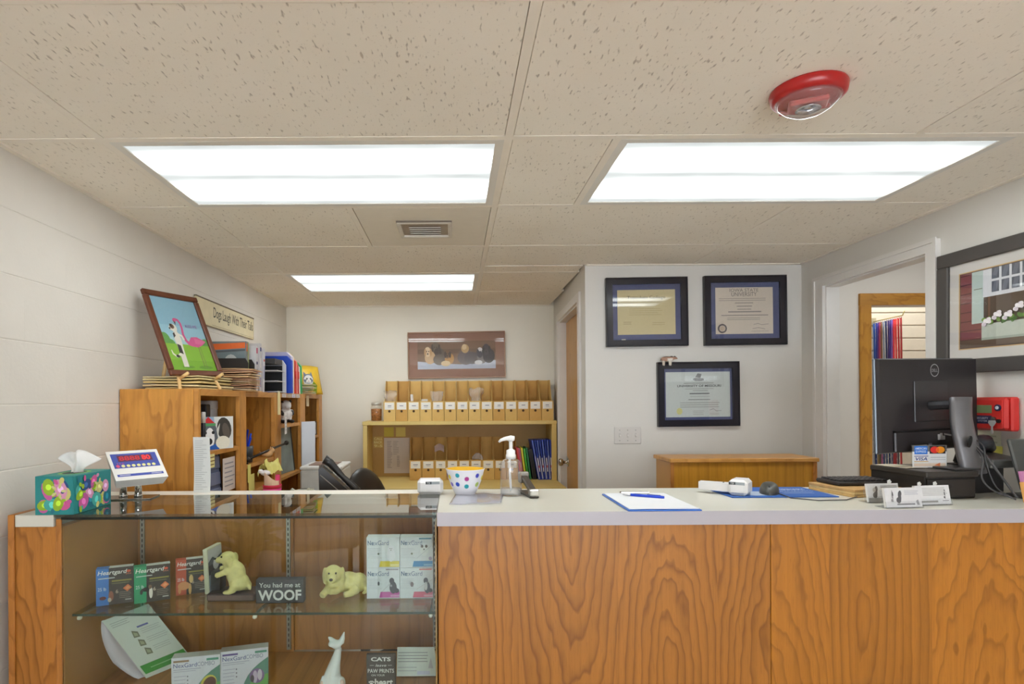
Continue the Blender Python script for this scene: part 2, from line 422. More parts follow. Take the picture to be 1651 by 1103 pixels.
# doorway in the right wall
t2 = wallbox('trim_2', [(XR-.016, 2.405, 0, XR, 2.465, 2.06), (XR-.016, 3.154, 0, XR, 3.235, 2.06), (XR-.016, 2.465, 2.012, XR, 3.154, 2.06),
                        (XR-.022, 2.405, 0, XR-.016, 2.422, 2.066), (XR-.022, 3.218, 0, XR-.016, 3.235, 2.066), (XR-.022, 2.422, 2.048, XR-.016, 3.218, 2.066),
                        (XR, 2.465, 0, XR+.07, 2.475, 2.005), (XR, 3.144, 0, XR+.07, 3.154, 2.005), (XR, 2.465, 2.005, XR+.07, 3.154, 2.015)], TRIM)
YH = 3.93
HALL = mat((222, 216, 210), .6, var=.02, scale=3)
wallbox('wall_hall', [(XR+.07, YH, 0, 2.79, YH+.09, 2.6), (2.79, YH, 2.03, 3.62, YH+.09, 2.6), (3.62, YH, 0, 4.1, YH+.09, 2.6)], HALL)
OAKTRIM = wood((196, 138, 50), (150, 92, 22), 30, .07, 'X', 'Z', .5, .4, .08)
OAKTRIMH = wood((196, 138, 50), (150, 92, 22), 30, .07, 'Z', 'X', .5, .4, .08)
t3 = struct(MB().box(2.714, YH-.018, 0, 2.792, YH, 2.034, b=.004).build('trim_3', OAKTRIM))
MB().prism([(2.714, 2.108), (2.714, 2.03), (2.792, 2.03), (3.62, 2.03), (3.70, 2.108)], YH-.018, YH).build('head_casing', OAKTRIMH, t3)
MB().box(3.62, YH-.018, 0, 3.698, YH, 2.03, b=.004).build('side_casing', OAKTRIM, t3)
MB().box(2.79, YH, 0, 2.802, YH+.09, 2.03).build('jamb', OAKTRIM, t3); MB().box(3.608, YH, 0, 3.62, YH+.09, 2.03).build('jamb', OAKTRIM, t3)
wallbox('wall_east', [(4.1, 1.2, 0, 4.2, 4.8, 2.6), (XR+.07, 1.1, 0, 4.2, 1.2, 2.6)], HALL)
ws = wallbox('wall_shop', [(2.3, 4.56, 0, 4.1, 4.66, 2.6), (2.2, YH+.09, 0, 2.3, 4.66, 2.6)], HALL)
sl = MB().box(2.3, -.016, .004, 4.1, 0, .0945, b=.003).mesh('slat', mat((224, 212, 194), .45, var=.03))
for k in range(24): link('slat', sl, ws, (0, 4.56, .1+k*.0985))
# ------------------------------------------------------------------ suspended ceiling
ce = wallbox('ceiling', [(XL-.13, YF, HC+.04, XR+.07, YB+.1, HC+.1)], GRID)
struct(MB().box(XR+.07, 1.1, 2.5, 4.2, 4.66, 2.56).build('ceiling_hall', HALL))
X4 = [XL, -1.04, .165, 1.375, XR]
def rowY(k): return 1.735+.605*k
def ctile(x0, y0, x1, y1):
    MB().box(x0+.0135, y0+.0135, HC, x1-.0135, y1-.0135, HC+.015, b=.001).build('ceiling_tile', TILE, ce)
runs = []
TROFFERS = []
for k in range(-8, 5):
    y0, y1 = rowY(k), rowY(k+1)
    ed = list(X4); lights = []
    if k == 0: ed = [XL, -1.04, .165, .49, 1.695, XR]; lights = [1, 3]
    if k == 1: ed = [XL, -1.04, -.42, .165, 1.375, XR]
    if k == 2: pass
    if k == 3: ed = [XL, -1.04, .165, .77]; lights = [1]
    if k == 4: ed = [XL, -1.04, .165, .79]
    if k in (): lights = []
    for i in range(len(ed)-1):
        ye = min(y1, YC) if (k == 2 and i >= 2) else y1
        if i in lights: TROFFERS.append((ed[i], y0, ed[i+1], y1, k))
        elif k == 1 and i == 2: pass
        elif k == 2 and i == 2:
            ctile(ed[2], y0, ed[3], YC); ctile(ed[2], YC, .76, y1)
        else: ctile(ed[i], y0, ed[i+1], ye)
        if i: runs.append((ed[i]-.012, y0+.012, ed[i]+.012, (YC if k == 2 and i == 3 else y1)-.012))
    runs.append((ed[0]+.02, y0-.012, ed[-1]-.02 if k < 3 else ed[-1]-.01, y0+.012))
for x0, y0, x1, y1 in runs: MB().box(x0, y0, HC-.0012, x1, y1, HC+.012).build('grid_runner', GRID, ce)
for q in ((XL, .5, XL+.02, YB), (XL, YB-.02, .80, YB), (XR-.02, .5, XR, YC), (.76, YC-.02, XR, YC)):
    MB().box(q[0], q[1], HC-.005, q[2], q[3], HC+.001).build('wall_angle', GRID, ce)

def lens_mat():
    m, nt, b = nmat('lit_prismatic_lens'); nt.nodes.remove(b); o, v = xyz(nt)
    em = nt.nodes.new('ShaderNodeEmission'); em.inputs[0].default_value = (.95, 1.0, .985, 1)
    def bellcurve(c, w): 
        d = mth(nt, 'DIVIDE', mth(nt, 'SUBTRACT', o[1], c), w)
        d = mth(nt, 'MULTIPLY', d, d)
        return mth(nt, 'POWER', 2.718, mth(nt, 'MULTIPLY', mth(nt, 'MULTIPLY', d, d), -1.))
    tb = mth(nt, 'ADD', bellcurve(-.125, .074), bellcurve(.125, .080))
    ex = mth(nt, 'SUBTRACT', mth(nt, 'ABSOLUTE', o[0]), .43)
    en = mth(nt, 'SUBTRACT', 1., mth(nt, 'MULTIPLY', mth(nt, 'MAXIMUM', ex, 0.), 5.5))
    n = noise(nt, comb(nt, mth(nt, 'MULTIPLY', o[0], 5), mth(nt, 'MULTIPLY', o[1], 22), 0.), 1., 2)
    s = mth(nt, 'ADD', mth(nt, 'MULTIPLY', mth(nt, 'MULTIPLY', tb, en), 1.0), .085)
    s = mth(nt, 'ADD', s, mth(nt, 'MULTIPLY', mth(nt, 'SUBTRACT', n, .5), .05))
    nt.links.new(mth(nt, 'MULTIPLY', s, LAMP), em.inputs[1]); nt.links.new(em.outputs[0], nt.nodes['Material Output'].inputs[0]); return m
LENS = lens_mat()
def troffer(x0, y0, x1, y1, label):
    t = thing('ceiling_light', label, 'ceiling light', ((x0+x1)/2, (y0+y1)/2, HC), 0)
    w, d = (x1-x0)/2-.012, (y1-y0)/2-.012
    f = MB(); e = .026
    f.box(-w, -d, -.0015, w, -d+e, .03); f.box(-w, d-e, -.0015, w, d, .03); f.box(-w, -d+e, -.0015, -w+e, d-e, .03); f.box(w-e, -d+e, -.0015, w, d-e, .03)
    f.build('frame', mat((226, 222, 214), .4, var=.01), t)
    MB().box(-w+e, -d+e, .002, w-e, d-e, .008).build('lens', LENS, t)
LAB = {(0, 0): 'fluorescent ceiling panel above the glass display case, beside the left wall', (0, 1): 'fluorescent ceiling panel above the white counter, near the red strobe',
       (3, 0): 'smaller looking fluorescent ceiling panel at the far end, near the back wall'}
cnt = {}
for x0, y0, x1, y1, k in TROFFERS:
    i = cnt.get(k, 0); cnt[k] = i+1
    troffer(x0, y0, x1, y1, LAB.get((k, i), 'fluorescent ceiling panel over the waiting area, %s %s' % ('left' if i == 0 else 'right', 'near' if k == -4 else 'far')))
troffer(2.35, 2.75, 3.56, 3.35, 'fluorescent ceiling panel in the side hall')  # out of view, put in to light the hall
troffer(2.6, 1.7, 3.2, 2.3, 'square fluorescent ceiling panel in the side hall')  # second hidden panel, only there to raise the hall's brightness
for o in COL.objects:
    if 'side hall' in str(o.get('label')): o.location.z = 2.49
t = thing('ceiling_light', 'long ceiling light in the leash room', 'ceiling light', (3.2, 4.26, 2.49))  # not in view, added so the slatted wall gets light
MB().box(-.6, -.2, -.006, .6, .2, .01).build('lens', LENS, t)
# vent panel
v = thing('ceiling_vent', 'painted ceiling panel with a small louvred air vent', 'vent', (-.1275, 2.6425, HC))
MB().box(-.278, -.288, -.001, .278, .288, .012, b=.002).build('panel', mat((230, 222, 208), .5, var=.02), v)
f = MB(); WV = mat((216, 210, 200), .45, var=.02)
f.box(-.1, -.075, -.013, .1, -.06, -.001, b=.003); f.box(-.1, .055, -.013, .1, .07, -.001, b=.003); f.box(-.1, -.06, -.013, -.085, .055, -.001, b=.003); f.box(.085, -.06, -.013, .1, .055, -.001, b=.003)
f.build('frame', WV, v, (0, -.005, 0), None).scale = (1.2, 1.65, 1)
MB().box(-.085, -.06, -.004, .085, .055, -.002).build('duct_opening', mat((168, 154, 138), .8), v, (0, -.005, 0)).scale = (1.2, 1.65, 1)
for k in range(5): MB().box(-.07, -.002, -.012, .07, .022, -.0095, M=Tm(0, -.055+k*.030, 0) @ Rm(.3, 'X')).build('louvre', WV, v)
MB().box(-.12, -.130, -.011, .12, -.122, -.004).build('painted_shadow', mat((110, 98, 86), .8), v)  # dark strip coloured as the shadow along the vent's near edge
# strobe
st = thing('alarm_strobe', 'red and clear fire alarm strobe on the ceiling', 'alarm', (.895, 1.475, HC), R(-24)); st.scale = (.88, .88, .84)
m = MB(); m.smooth = True
m.lathe([(0, 0), (.098, 0), (.1, -.006), (.097, -.024), (.09, -.032), (.08, -.036), (0, -.036)], 40)
m.build('base', mat((172, 30, 30), .3, var=.03), st)
m = MB(); m.smooth = True
m.lathe([(.086, -.033), (.076, -.046), (.058, -.062), (.034, -.074), (.012, -.079), (0, -.08)], 36)
m.build('clear_dome', glass((.96, .96, .97), 1.5, .03, .10, boost=1.6), st)
m = MB(); m.box(-.05, -.028, -.052, .05, .03, -.036, b=.004); m.box(-.07, .032, -.046, .06, .048, -.036, b=.003)
m.build('lamp_housing', mat((206, 96, 92), .3), st)
m = MB(); m.smooth = True; m.lathe([(0, -.052), (.012, -.053), (.03, -.058), (.033, -.062), (.02, -.058), (0, -.056)], 24); m.tube([(-.026, 0, -.06), (0, 0, -.066), (.026, 0, -.06)], .006, 8)
m.build('flash_tube', mat((222, 222, 226), .12, .9), st)
# ================================================================== RECEPTION COUNTER AND DISPLAY CASE
CT = 1.07
OAK = wood((180, 117, 42), (112, 64, 18), 44, .30, 'X', 'Z', .6, .38, .16, seed=3)
OAK_EDGE = wood((190, 126, 58), (140, 84, 30), 40, .06, 'X', 'Z', .5, .4, .08)
LAM = mat((212, 210, 199), .28, var=.012, scale=2); LAM_EDGE = mat((182, 178, 186), .35, var=.012)
cb = thing('counter_base', 'oak veneer counter front with arched grain below the white top', 'counter', (0, 1.765, 0))
MB().box(-.053, 0, 0, .949, .02, 1.028, b=.0015).build('front_panel', OAK, cb)
MB().box(.9505, 0, 0, 1.995, .02, 1.028, b=.0015).build('front_panel', wood((184, 119, 36), (120, 70, 16), 40, .31, 'X', 'Z', .5, .38, .16, seed=12), cb)
MB().box(-.053, .02, 0, -.036, .40, 1.028).build('side_panel', OAK_EDGE, cb)
MB().box(-.036, .02, .5, 1.995, .40, .52).build('shelf', OAK_EDGE, cb)
ct = thing('countertop', 'long white laminate countertop with a thick pale lilac front edge', 'countertop', (0, 0, CT))
MB().box(-.055, 1.7515, -.042, 1.998, 2.21, 0, b=.0015).build('slab', LAM, ct)
MB().box(-.055, 1.7485, -.0415, 1.998, 1.7512, -.0008).build('edge_band', LAM_EDGE, ct)

CASEW = mat((150, 106, 62), .42, var=.09, scale=5)
BROWN = wood((176, 118, 58), (128, 78, 34), 26, .35, 'X', 'Z', .4, .4, .08)
dc = thing('display_case', 'glass fronted oak display case with a clear top left of the counter', 'display case', (0, 0, 0))
MB().box(-1.335, 1.754, 0, -1.1785, 2.205, 1.034, b=.002).build('end_panel', wood((186, 122, 50), (130, 76, 24), 34, .1, 'X', 'Z', .7, .4, .06), dc)
MB().box(-1.337, 1.747, 0, -1.318, 1.754, 1.07, b=.002).build('end_stile', OAK_EDGE, dc)
MB().box(-1.193, 1.747, 0, -1.1765, 1.754, 1.058, b=.002).build('end_stile', OAK_EDGE, dc)
MB().box(-1.335, 1.754, 1.034, -1.315, 2.205, 1.07, b=.001).build('end_rail', OAK_EDGE, dc)
MB().box(-1.314, 1.746, 1.034, -1.199, 2.205, 1.0695, b=.0015).build('laminate_cap', LAM, dc)
MB().box(-1.1785, 1.757, .0, -.055, 1.775, .462).build('base_panel', OAK, dc)
MB().box(-1.1785, 1.757, .462, -.056, 2.165, .48).build('deck', BROWN, dc)
MB().box(-1.1783, 1.757, .48, -1.174, 2.165, 1.034).build('side_lining', mat((172, 124, 66), .42, var=.09, scale=5), dc)
MB().box(-.0615, 1.757, .48, -.0565, 2.165, 1.03).build('side_lining', mat((172, 124, 66), .42, var=.09, scale=5), dc)
MB().box(-1.174, 2.165, .48, -.60, 2.18, 1.034).build('sliding_door', BROWN, dc)
MB().box(-.64, 2.181, .48, -.0615, 2.196, 1.034).build('sliding_door', BROWN, dc)
MB().box(-1.199, 2.112, 1.034, -.056, 2.207, 1.07, b=.001).build('back_rail', mat((232, 228, 218), .3, var=.01), dc)
GL = glass((.93, .97, .95), 1.5)
GLT = glass((.84, .89, .86), 1.5, boost=1.6)
MB().box(-1.1985, 1.7465, 1.0625, -.0562, 2.111, 1.0705).build('top_glass', GLT, dc)
MB().box(-1.176, 1.748, .47, -.0562, 1.7535, 1.062).build('front_glass', GL, dc)
MB().box(-1.176, 1.7455, 1.055, -.0562, 1.7478, 1.0622).build('metal_channel', mat((52, 54, 50), .3, .8), dc)
MB().box(-1.172, 1.79, .752, -.0625, 2.162, .7585).build('glass_shelf', glass((.90, .95, .92), 1.5, boost=1.2), dc)
MB().box(-1.172, 1.7885, .7518, -.0625, 1.7898, .7587).build('shelf_edge', mat((54, 70, 60), .2), dc)
STEEL = mat((176, 174, 166), .35, .7, var=.04)
for x in (-1.155, -.617, -.078):
    s = MB().box(x-.0075, 2.158, .49, x+.0075, 2.1645, 1.03).build('shelf_standard', STEEL, dc)
    q = MB()
    for k in range(27): q.box(x-.0018, 2.1572, .5+k*.0195, x+.0018, 2.1582, .5+k*.0195+.011)
    q.build('slots', mat((40, 36, 32), .7), s)
    q = MB().prism([(2.158, .752), (1.80, .752), (1.80, .747), (2.158, .728)], x-.0025, x+.0025, 'YZ').build('shelf_bracket', STEEL, dc)
    q = MB(); q.smooth = True; q.ell((x, 1.797, .7445), (.007, .009, .007), 12, 8); q.build('white_tip', mat((226, 222, 206), .4), dc)

# ---- tissue box
tb = thing('tissue_box', 'teal flowered tissue box on the corner of the glass case', 'tissue box', (-1.2505, 1.742, CT+.0005))
W_, D_, H_ = .115, .19, .115
m = MB(); m.box(0, 0, 0, W_, D_, H_, b=.0012)
m.build('carton', mat((26, 128, 130), .45, var=.03), tb)
def flower_print(w, h, seed):
    P = Print(w, h); P.r(.015, .015, .985, .985, (30, 132, 134)); rr = random.Random(seed); n = 30 if w > .15 else 20
    cols = [(196, 92, 158), (150, 184, 40), (150, 184, 40), (206, 90, 150), (36, 74, 130), (24, 112, 132), (206, 198, 120), (216, 150, 186), (70, 168, 160)]
    for i in range(n):
        c = cols[i % len(cols)]; a = rr.random()*6.28; big = i < n*.6
        ru = (.21 if big else .07)*(.115/w)*rr.uniform(.8, 1.3); rv = (.15 if big else .05)*rr.uniform(.8, 1.3)
        u, vv = rr.uniform(.06, .94), rr.uniform(.06, .94)
        mx = 1.25*max(ru*w, rv*h); u = min(max(u, mx/w), 1-mx/w); vv = min(max(vv, mx/h), 1-mx/h)
        P.e(u, vv, ru, rv, c, 12, a)
        if big: P.e(u, vv, ru*.35, rv*.5, tuple(min(255, int(x*1.25+20)) for x in c), 10, a)
    for i in range(5 if w < .15 else 8):
        a = i*1.256; P.e(.62+.14*cos(a)*(.115/w), .62+.14*sin(a), .075*(.115/w), .036, (208, 206, 140), 10, a)
    return P
flower_print(W_, H_, 4).build('front_print', tb, (W_/2, -.0003, 0))
flower_print(D_, H_, 9).build('side_print', tb, (W_+.0003, D_/2, 0), R(90))
Print(W_, D_).r(.02, .02, .98, .98, (40, 140, 132)).e(.5, .5, .34, .30, (120, 176, 90), 20).e(.5, .5, .24, .24, (30, 60, 66), 20).build('top_print', tb, (W_/2, 0, H_+.0003), (R(-90), 0, 0))
def tissue(u, v):
    a = (u-.5)*2; h = v*.075
    return (W_/2 + a*.045*(.35+.9*v) + .006*sin(9*u+5*v), D_/2 + .018*sin(7.5*u)*(1-.4*v) + .012*sin(4*v+u*3) + .02*v, H_-.004 + h*(1-.35*abs(a)**1.5) + .006*sin(11*u)*v)
m = MB(); m.smooth = True; m.slab(tissue, 26, 12, .0006)
m.build('tissue', glass((.99, .99, .99), 1.1, .5, .62, (.93, .93, .93)), tb)
# ---- scale readout on two chrome posts
sc = thing('scale_display', 'white scale readout with red digits on two chrome posts', 'scale display', (-1.137, 2.045, CT+.001))
MB().box(-.085, -.045, 0, .085, .045, .004, M=Rm(R(8), 'Z'), b=.001).build('base_plate', mat((150, 146, 138), .25, .9), sc)
CHR = mat((196, 194, 190), .12, 1., var=.02)
for x, y in ((-.022, 0), (.026, .008)):
    m = MB(); m.smooth = True; m.lathe([(.0115, .004), (.0115, .085)], 20, Tm(x, y, 0)); m.lathe([(.014, .004), (.014, .012)], 20, Tm(x, y, 0)); m.build('post', CHR, sc)
hw = link('readout', None, sc); 
bl = UY(187, 776, 1.95) - Vector((-1.137, 2.045, CT+.001))
hw.matrix_local = Tm(bl) @ Rm(R(47), 'Z') @ Rm(R(-50), 'X')
bpy.data.objects.remove(hw)
m = MB(); w, h, d = .168, .142, .038
fr = [(0, 0, 0), (w, 0, 0), (w, 0, h), (0, 0, h)]; bk = [(.008, d, .004), (w-.008, d, .004), (w-.008, d*.8, h-.01), (.008, d*.8, h-.01)]
m.add(fr+bk, [(0, 1, 2, 3), (4, 7, 6, 5), (0, 4, 5, 1), (1, 5, 6, 2), (2, 6, 7, 3), (3, 7, 4, 0)])
ho = m.build('housing', mat((222, 220, 216), .4, var=.015), sc, None)
ho.matrix_local = Tm(bl) @ Rm(R(47), 'Z') @ Rm(R(-50), 'X')
P = Print(w, h); P.r(.06, .40, .94, .90, (58, 74, 160)).r(.06, .12, .94, .20, (58, 74, 160))
P.r(.17, .62, .84, .84, (86, 34, 70)); P.t('8888', .40, .66, .15, (196, 30, 40), 'c', .40, .02); P.t('80', .72, .65, .17, (255, 50, 50), 'c', .17, .035)
for k in range(3): P.t('TEG'[k], .14+k*.05, .53, .05, (200, 70, 120))
for k in range(7): P.e(.23+k*.098, .47, .036, .045, (220, 218, 150), 14)
P.e(.13, .47, .036, .05, (206, 70, 120), 14); P.r(.10, .145, .30, .17, (190, 190, 220)); P.r(.70, .145, .90, .17, (190, 190, 220))
P.build('readout_face', ho, (w/2, -.0002, 0))
# ---- narrow paper standing at the back rail
a, b_ = UY(312, 795, 2.155), UY(338, 795, 2.155)
ps = tag(MB().slab(lambda u, v: (u*.060 + .001*sin(5*v), .004*sin(3*v)+.002*u*u, v*.205), 4, 10, .0006).build('paper_strip', mat((214, 216, 214), .7, var=.02), None, (a.x, 2.155, CT+.001)), 'tall narrow white paper strip standing at the back edge of the glass case', 'paper')
P = Print(.06, .205); P.lines(.12, .05, .9, .95, 24, (186, 188, 188), .3, .5); P.build('faint_print', ps, (.03, -.002, .0))

# ---- handheld chip scanner (two)
def scanner(name_label, loc, rz, dim=1., side=False):
    t = thing('handheld_scanner', name_label, 'scanner', loc, rz)
    m = MB(); m.smooth = False; m.box(-.046, 0, 0, .046, .062, .054, b=.011); m.build('head', mat((222, 220, 220), .35, var=.01), t)
    m = MB(); m.prism([(-.026, .058), (.026, .058), (.02, .10), (.017, .165), (-.017, .165), (-.02, .10)], .008, .036, 'XY'); m.build('handle', mat((222, 220, 220), .35, var=.01), t)
    P = Print(.05, .012); P.r(0, .1, .42, .9, (70, 76, 80)); P.r(.42, .1, 1, .9, (150, 156, 160)); P.t('TSI', .2, .25, .5, (220, 220, 220)); P.build('badge', t, *(((-.0464, .032, .036), R(-90)) if side else ((.008, -.0004, .036), 0)))
    m = MB(); m.cyl(.003, 0, .002, 10); m.build('button', mat((80, 86, 90), .5), t, (0, .085, .036)); return t
q = UZ(694, 798, CT+.001)
scanner('white handheld pet scanner lying on the glass next to the white counter', (q.x, q.y, CT+.001), R(3))
# ---- spotted bowl
bw = thing('bowl', 'white melamine bowl with coloured dots and a yellow inside', 'bowl', (.036, 2.085, CT+.0005))
prof = [(.032, 0), (.036, .002), (.05, .03), (.061, .06), (.0685, .09)]
m = MB(); m.smooth = True; m.lathe(prof, 40); m.f.pop(); m.c.pop(); m.m.pop(); m.sm.pop(); m.lathe([(.0685, .09), (.0705, .091), (.0685, .0925)], 40); m.uncap(2); m.build('shell', mat((232, 232, 238), .3, var=.01), bw)
m = MB(); m.smooth = True; m.lathe([(0, .006), (.033, .007), (.048, .032), (.059, .06), (.0675, .0915)], 40); m.uncap(); m.build('lining', mat((240, 200, 50), .35), bw)
def rad(z):
    for (r0, z0), (r1, z1) in zip(prof, prof[1:]):
        if z0 <= z <= z1: return r0+(r1-r0)*(z-z0)/(z1-z0)
    return .0685
P = Print(2*pi, .092); P.fn = lambda p: ((rad(p[2])+.0004)*sin(p[0]), -(rad(p[2])+.0004)*cos(p[0]), p[2])
for ang, z, c in ((-62, .066, (236, 214, 60)), (-26, .074, (40, 160, 180)), (4, .062, (176, 56, 140)), (40, .072, (64, 68, 180)), (-30, .042, (40, 74, 190)), (4, .035, (36, 160, 170)), (48, .040, (190, 216, 120)), (70, .062, (236, 220, 80)), (-78, .07, (90, 84, 180)), (-60, .04, (120, 100, 190)), (100, .06, (40, 160, 180)), (130, .05, (200, 70, 150)), (170, .06, (236, 214, 60)), (-120, .06, (176, 56, 140)), (-150, .045, (40, 74, 190))):
    r = .0085; ru = r/rad(z)/(2*pi)
    lite = tuple(int(x*.5+120) for x in c)
    P.e(.5+R(ang)/(2*pi), z/.092, ru, r/.092, c if c[0] > 180 else lite, 16); P.e(.5+R(ang)/(2*pi), z/.092, ru*.8, r*.8/.092, c, 16)
P.build('dots', bw, (0, 0, 0))
# ---- clear plastic sleeve under the bowl
m = MB(); a, b_, c_, d_ = [UZ(x, y, CT) for x, y in ((724, 815), (808, 813), (812, 797), (735, 797))]
m.slab(lambda u, v: tuple((a*(1-u)+b_*u)*(1-v)+(d_*(1-u)+c_*u)*v + Vector((0, 0, .0035+.0025*sin(9*u+3)*sin(5*v+u*4)))), 20, 10, .0004)
m.sm = [True]*len(m.sm)
tag(m.build('plastic_sleeve', glass((.96, .96, 1.), 1.5, .12, .25, (.85, .85, .95))), 'crinkled clear plastic sleeve lying flat in front of the spotted bowl', 'plastic sleeve')
# ---- hand sanitiser
sa = thing('sanitizer_bottle', 'clear pump bottle of hand sanitiser with a white pump', 'bottle', (.1965, 2.06, CT+.0005))
m = MB(); m.smooth = True; m.lathe([(.033, 0), (.0375, .004), (.038, .10), (.036, .113), (.028, .124), (.016, .128), (.015, .136)], 32); m.f.pop(); m.c.pop(); m.m.pop(); m.sm.pop()
m.build('bottle', glass((.975, .97, .97), 1.45, .02, .06, boost=1.7), sa)
m = MB(); m.smooth = True; m.lathe([(0, .004), (.036, .005), (.0365, .024), (0, .025)], 28); m.build('gel', glass((.93, .94, .96), 1.36, .05, .22), sa)
WP = mat((232, 232, 232), .35, var=.01)
m = MB(); m.smooth = True; m.lathe([(.0175, .128), (.0175, .142), (.0155, .144), (.0155, .158), (.008, .161), (.0065, .165), (.0065, .192)], 24); m.build('collar', WP, sa)
m = MB(); m.smooth = True; m.tube([(.0, 0, .015), (-.004, 0, .08), (-.0035, 0, .13)], .0042, 10); m.build('dip_tube', WP, sa)
m = MB(); m.smooth = True; m.tube([(.013, 0, .1995), (0, 0, .2005), (-.018, 0, .199), (-.034, 0, .194), (-.042, -.001, .187)], [.0085, .0095, .0068, .0052, .0036], 12); m.lathe([(.009, .19), (.011, .195), (.010, .207), (.004, .2085)], 20); m.build('pump_head', WP, sa)
# ---- stapler
q = UZ(862, 804, CT)
sp = thing('stapler', 'grey and chrome desk stapler with its arm raised beside the pump bottle', 'stapler', (q.x, q.y, CT+.0005), R(9))
MB().box(-.017, 0, 0, .017, .15, .008, b=.003).build('base', mat((66, 62, 58), .4), sp)
m = MB().box(-.013, .002, -.005, .013, .145, .012, M=Tm(0, .004, .013) @ Rm(R(17), 'X'), b=.004); m.build('arm', mat((84, 76, 68), .35, .3), sp)
MB().box(-.0155, -.004, .006, .0155, .024, .03, b=.004).build('nose', mat((206, 204, 198), .2, .9), sp)
MB().box(-.018, .125, .035, .018, .15, .075, M=None, b=.004).build('hinge', mat((130, 124, 116), .3, .6), sp)
# ---- clipboard, sheet, pen
x0, x1 = .514, .735
cl = thing('clipboard', 'blue clipboard holding a white form at the front edge of the counter', 'clipboard', ((x0+x1)/2, 1.742, CT+.0005))
MB().box(-.11, 0, 0, .11, .312, .004, b=.0012).build('board', mat((46, 104, 196), .4), cl)
MB().slab(lambda u, v: (-.104+.208*u, .008+.297*v, .0066+.001*sin(3*u)), 4, 4, .002).build('form', mat((232, 234, 240), .6, var=.01), cl)
MB().box(-.05, .285, .006, .05, .31, .013, b=.003).build('clip', CHR, cl)
pa, pb = UZ(1004, 797, CT+.012), UZ(1071, 802, CT+.012)
pn = thing('pen', 'blue ballpoint pen with a silver tip lying on the clipboard', 'pen', pa); d = pb-pa; L = d.length; u_ = d/L
m = MB(); m.smooth = True; m.tube([u_*L*.2, u_*L*.9, u_*L], [.0052, .0055, .004], 12); m.build('barrel', mat((34, 70, 200), .3), pn)
m = MB(); m.smooth = True; m.tube([(0, 0, 0), u_*L*.08, u_*L*.2], [.0012, .0038, .005], 12); m.build('tip', mat((200, 200, 204), .25, .6), pn)
m = MB(); m.box(-.003, -.0016, .0045, .04, .0016, .0065, M=Tm(u_*L*.62) @ Rm(math.atan2(d.y, d.x), 'Z')); m.build('pocket_clip', mat((40, 60, 120), .3), pn)
# ================================================================== BACK OF THE OFFICE: LEFT BOOKCASE
OAKC = wood((204, 144, 66), (142, 84, 26), 26, .34, 'Y', 'Z', .55, .4, .08, seed=5)
OAKS = wood((206, 144, 62), (156, 98, 34), 17, .34, 'X', 'Z', .62, .4, .05, seed=2, dvar=.6)
OAKF = wood((200, 140, 66), (160, 100, 38), 40, .08, 'Y', 'Z', .4, .4, .06)
OAKH = wood((200, 140, 66), (160, 100, 38), 40, .08, 'Z', 'Y', .4, .4, .06)
BX, BY0, BY1, BZ = -1.04, 2.377, 4.59, 1.46
bc = thing('bookcase', 'tall oak bookcase with open bays along the left block wall', 'bookcase', (0, 0, 0))
MB().box(XL+.004, BY0, 0, BX-.021, BY0+.02, BZ, b=.002).build('side_panel', OAKS, bc)
MB().box(XL+.004, BY1-.02, 0, BX-.021, BY1, BZ, b=.002).build('side_panel', OAKS, bc)
MB().box(XL+.004, BY0+.02, BZ-.02, BX-.021, BY1-.02, BZ).build('top_panel', wood((200, 140, 66), (160, 100, 38), 30, .2, 'X', 'Y', .4, .4, .06), bc)
MB().box(XL+.004, BY0+.02, 0, XL+.01, BY1-.02, BZ-.02).build('back_panel', wood((176, 116, 50), (140, 84, 30), 26, .4, 'Y', 'Z', .4, .45, .06), bc)
ST = [(BY0, BY0+.022), (2.829, 2.922), (3.374, 3.506), (3.943, 4.074), (4.483, 4.59)]
for a, b_ in ST: MB().box(BX-.02, a, 0, BX, b_, BZ, b=.0015).build('stile', OAKF, bc)
for (a, b_), (c_, d_) in zip(ST, ST[1:]):
    MB().box(BX-.02, b_, BZ-.028, BX, c_, BZ).build('top_rail', OAKH, bc)
    if d_ < 4.55: MB().box(XL+.01, (c_+d_)/2-.01, 0, BX-.021, (c_+d_)/2+.01, BZ-.02).build('divider', OAKS, bc)
for i, z in ((0, 1.195), (1, 1.09), (2, 1.268), (3, 1.157)):
    a, b_ = ST[i][1], ST[i+1][0]
    MB().box(XL+.01, a-.02, z-.02, BX-.004, b_+.03, z, b=.001).build('shelf', OAKH, bc)
    MB().box(XL+.01, a-.02, .93, BX-.004, b_+.03, .95, b=.001).build('shelf', OAKH, bc)
def q3(px, py): return UX(px, py, BX)

# --- small things in the bays
m = thing('canister', 'grey lidded canister behind the dog card in the first bookcase bay', 'canister', (-1.16, 2.75, 1.1955)); m.scale = (.95, .95, 1.5)
c = MB(); c.smooth = True; c.lathe([(.043, 0), (.045, .003), (.045, .125), (.042, .128), (0, .128)], 28); c.build('body', mat((150, 146, 146), .35, .2), m)
c = MB(); c.smooth = True; c.lathe([(.046, .118), (.047, .121), (.047, .142), (.044, .145), (0, .145)], 28); c.build('lid', mat((168, 164, 162), .4, .2), m)
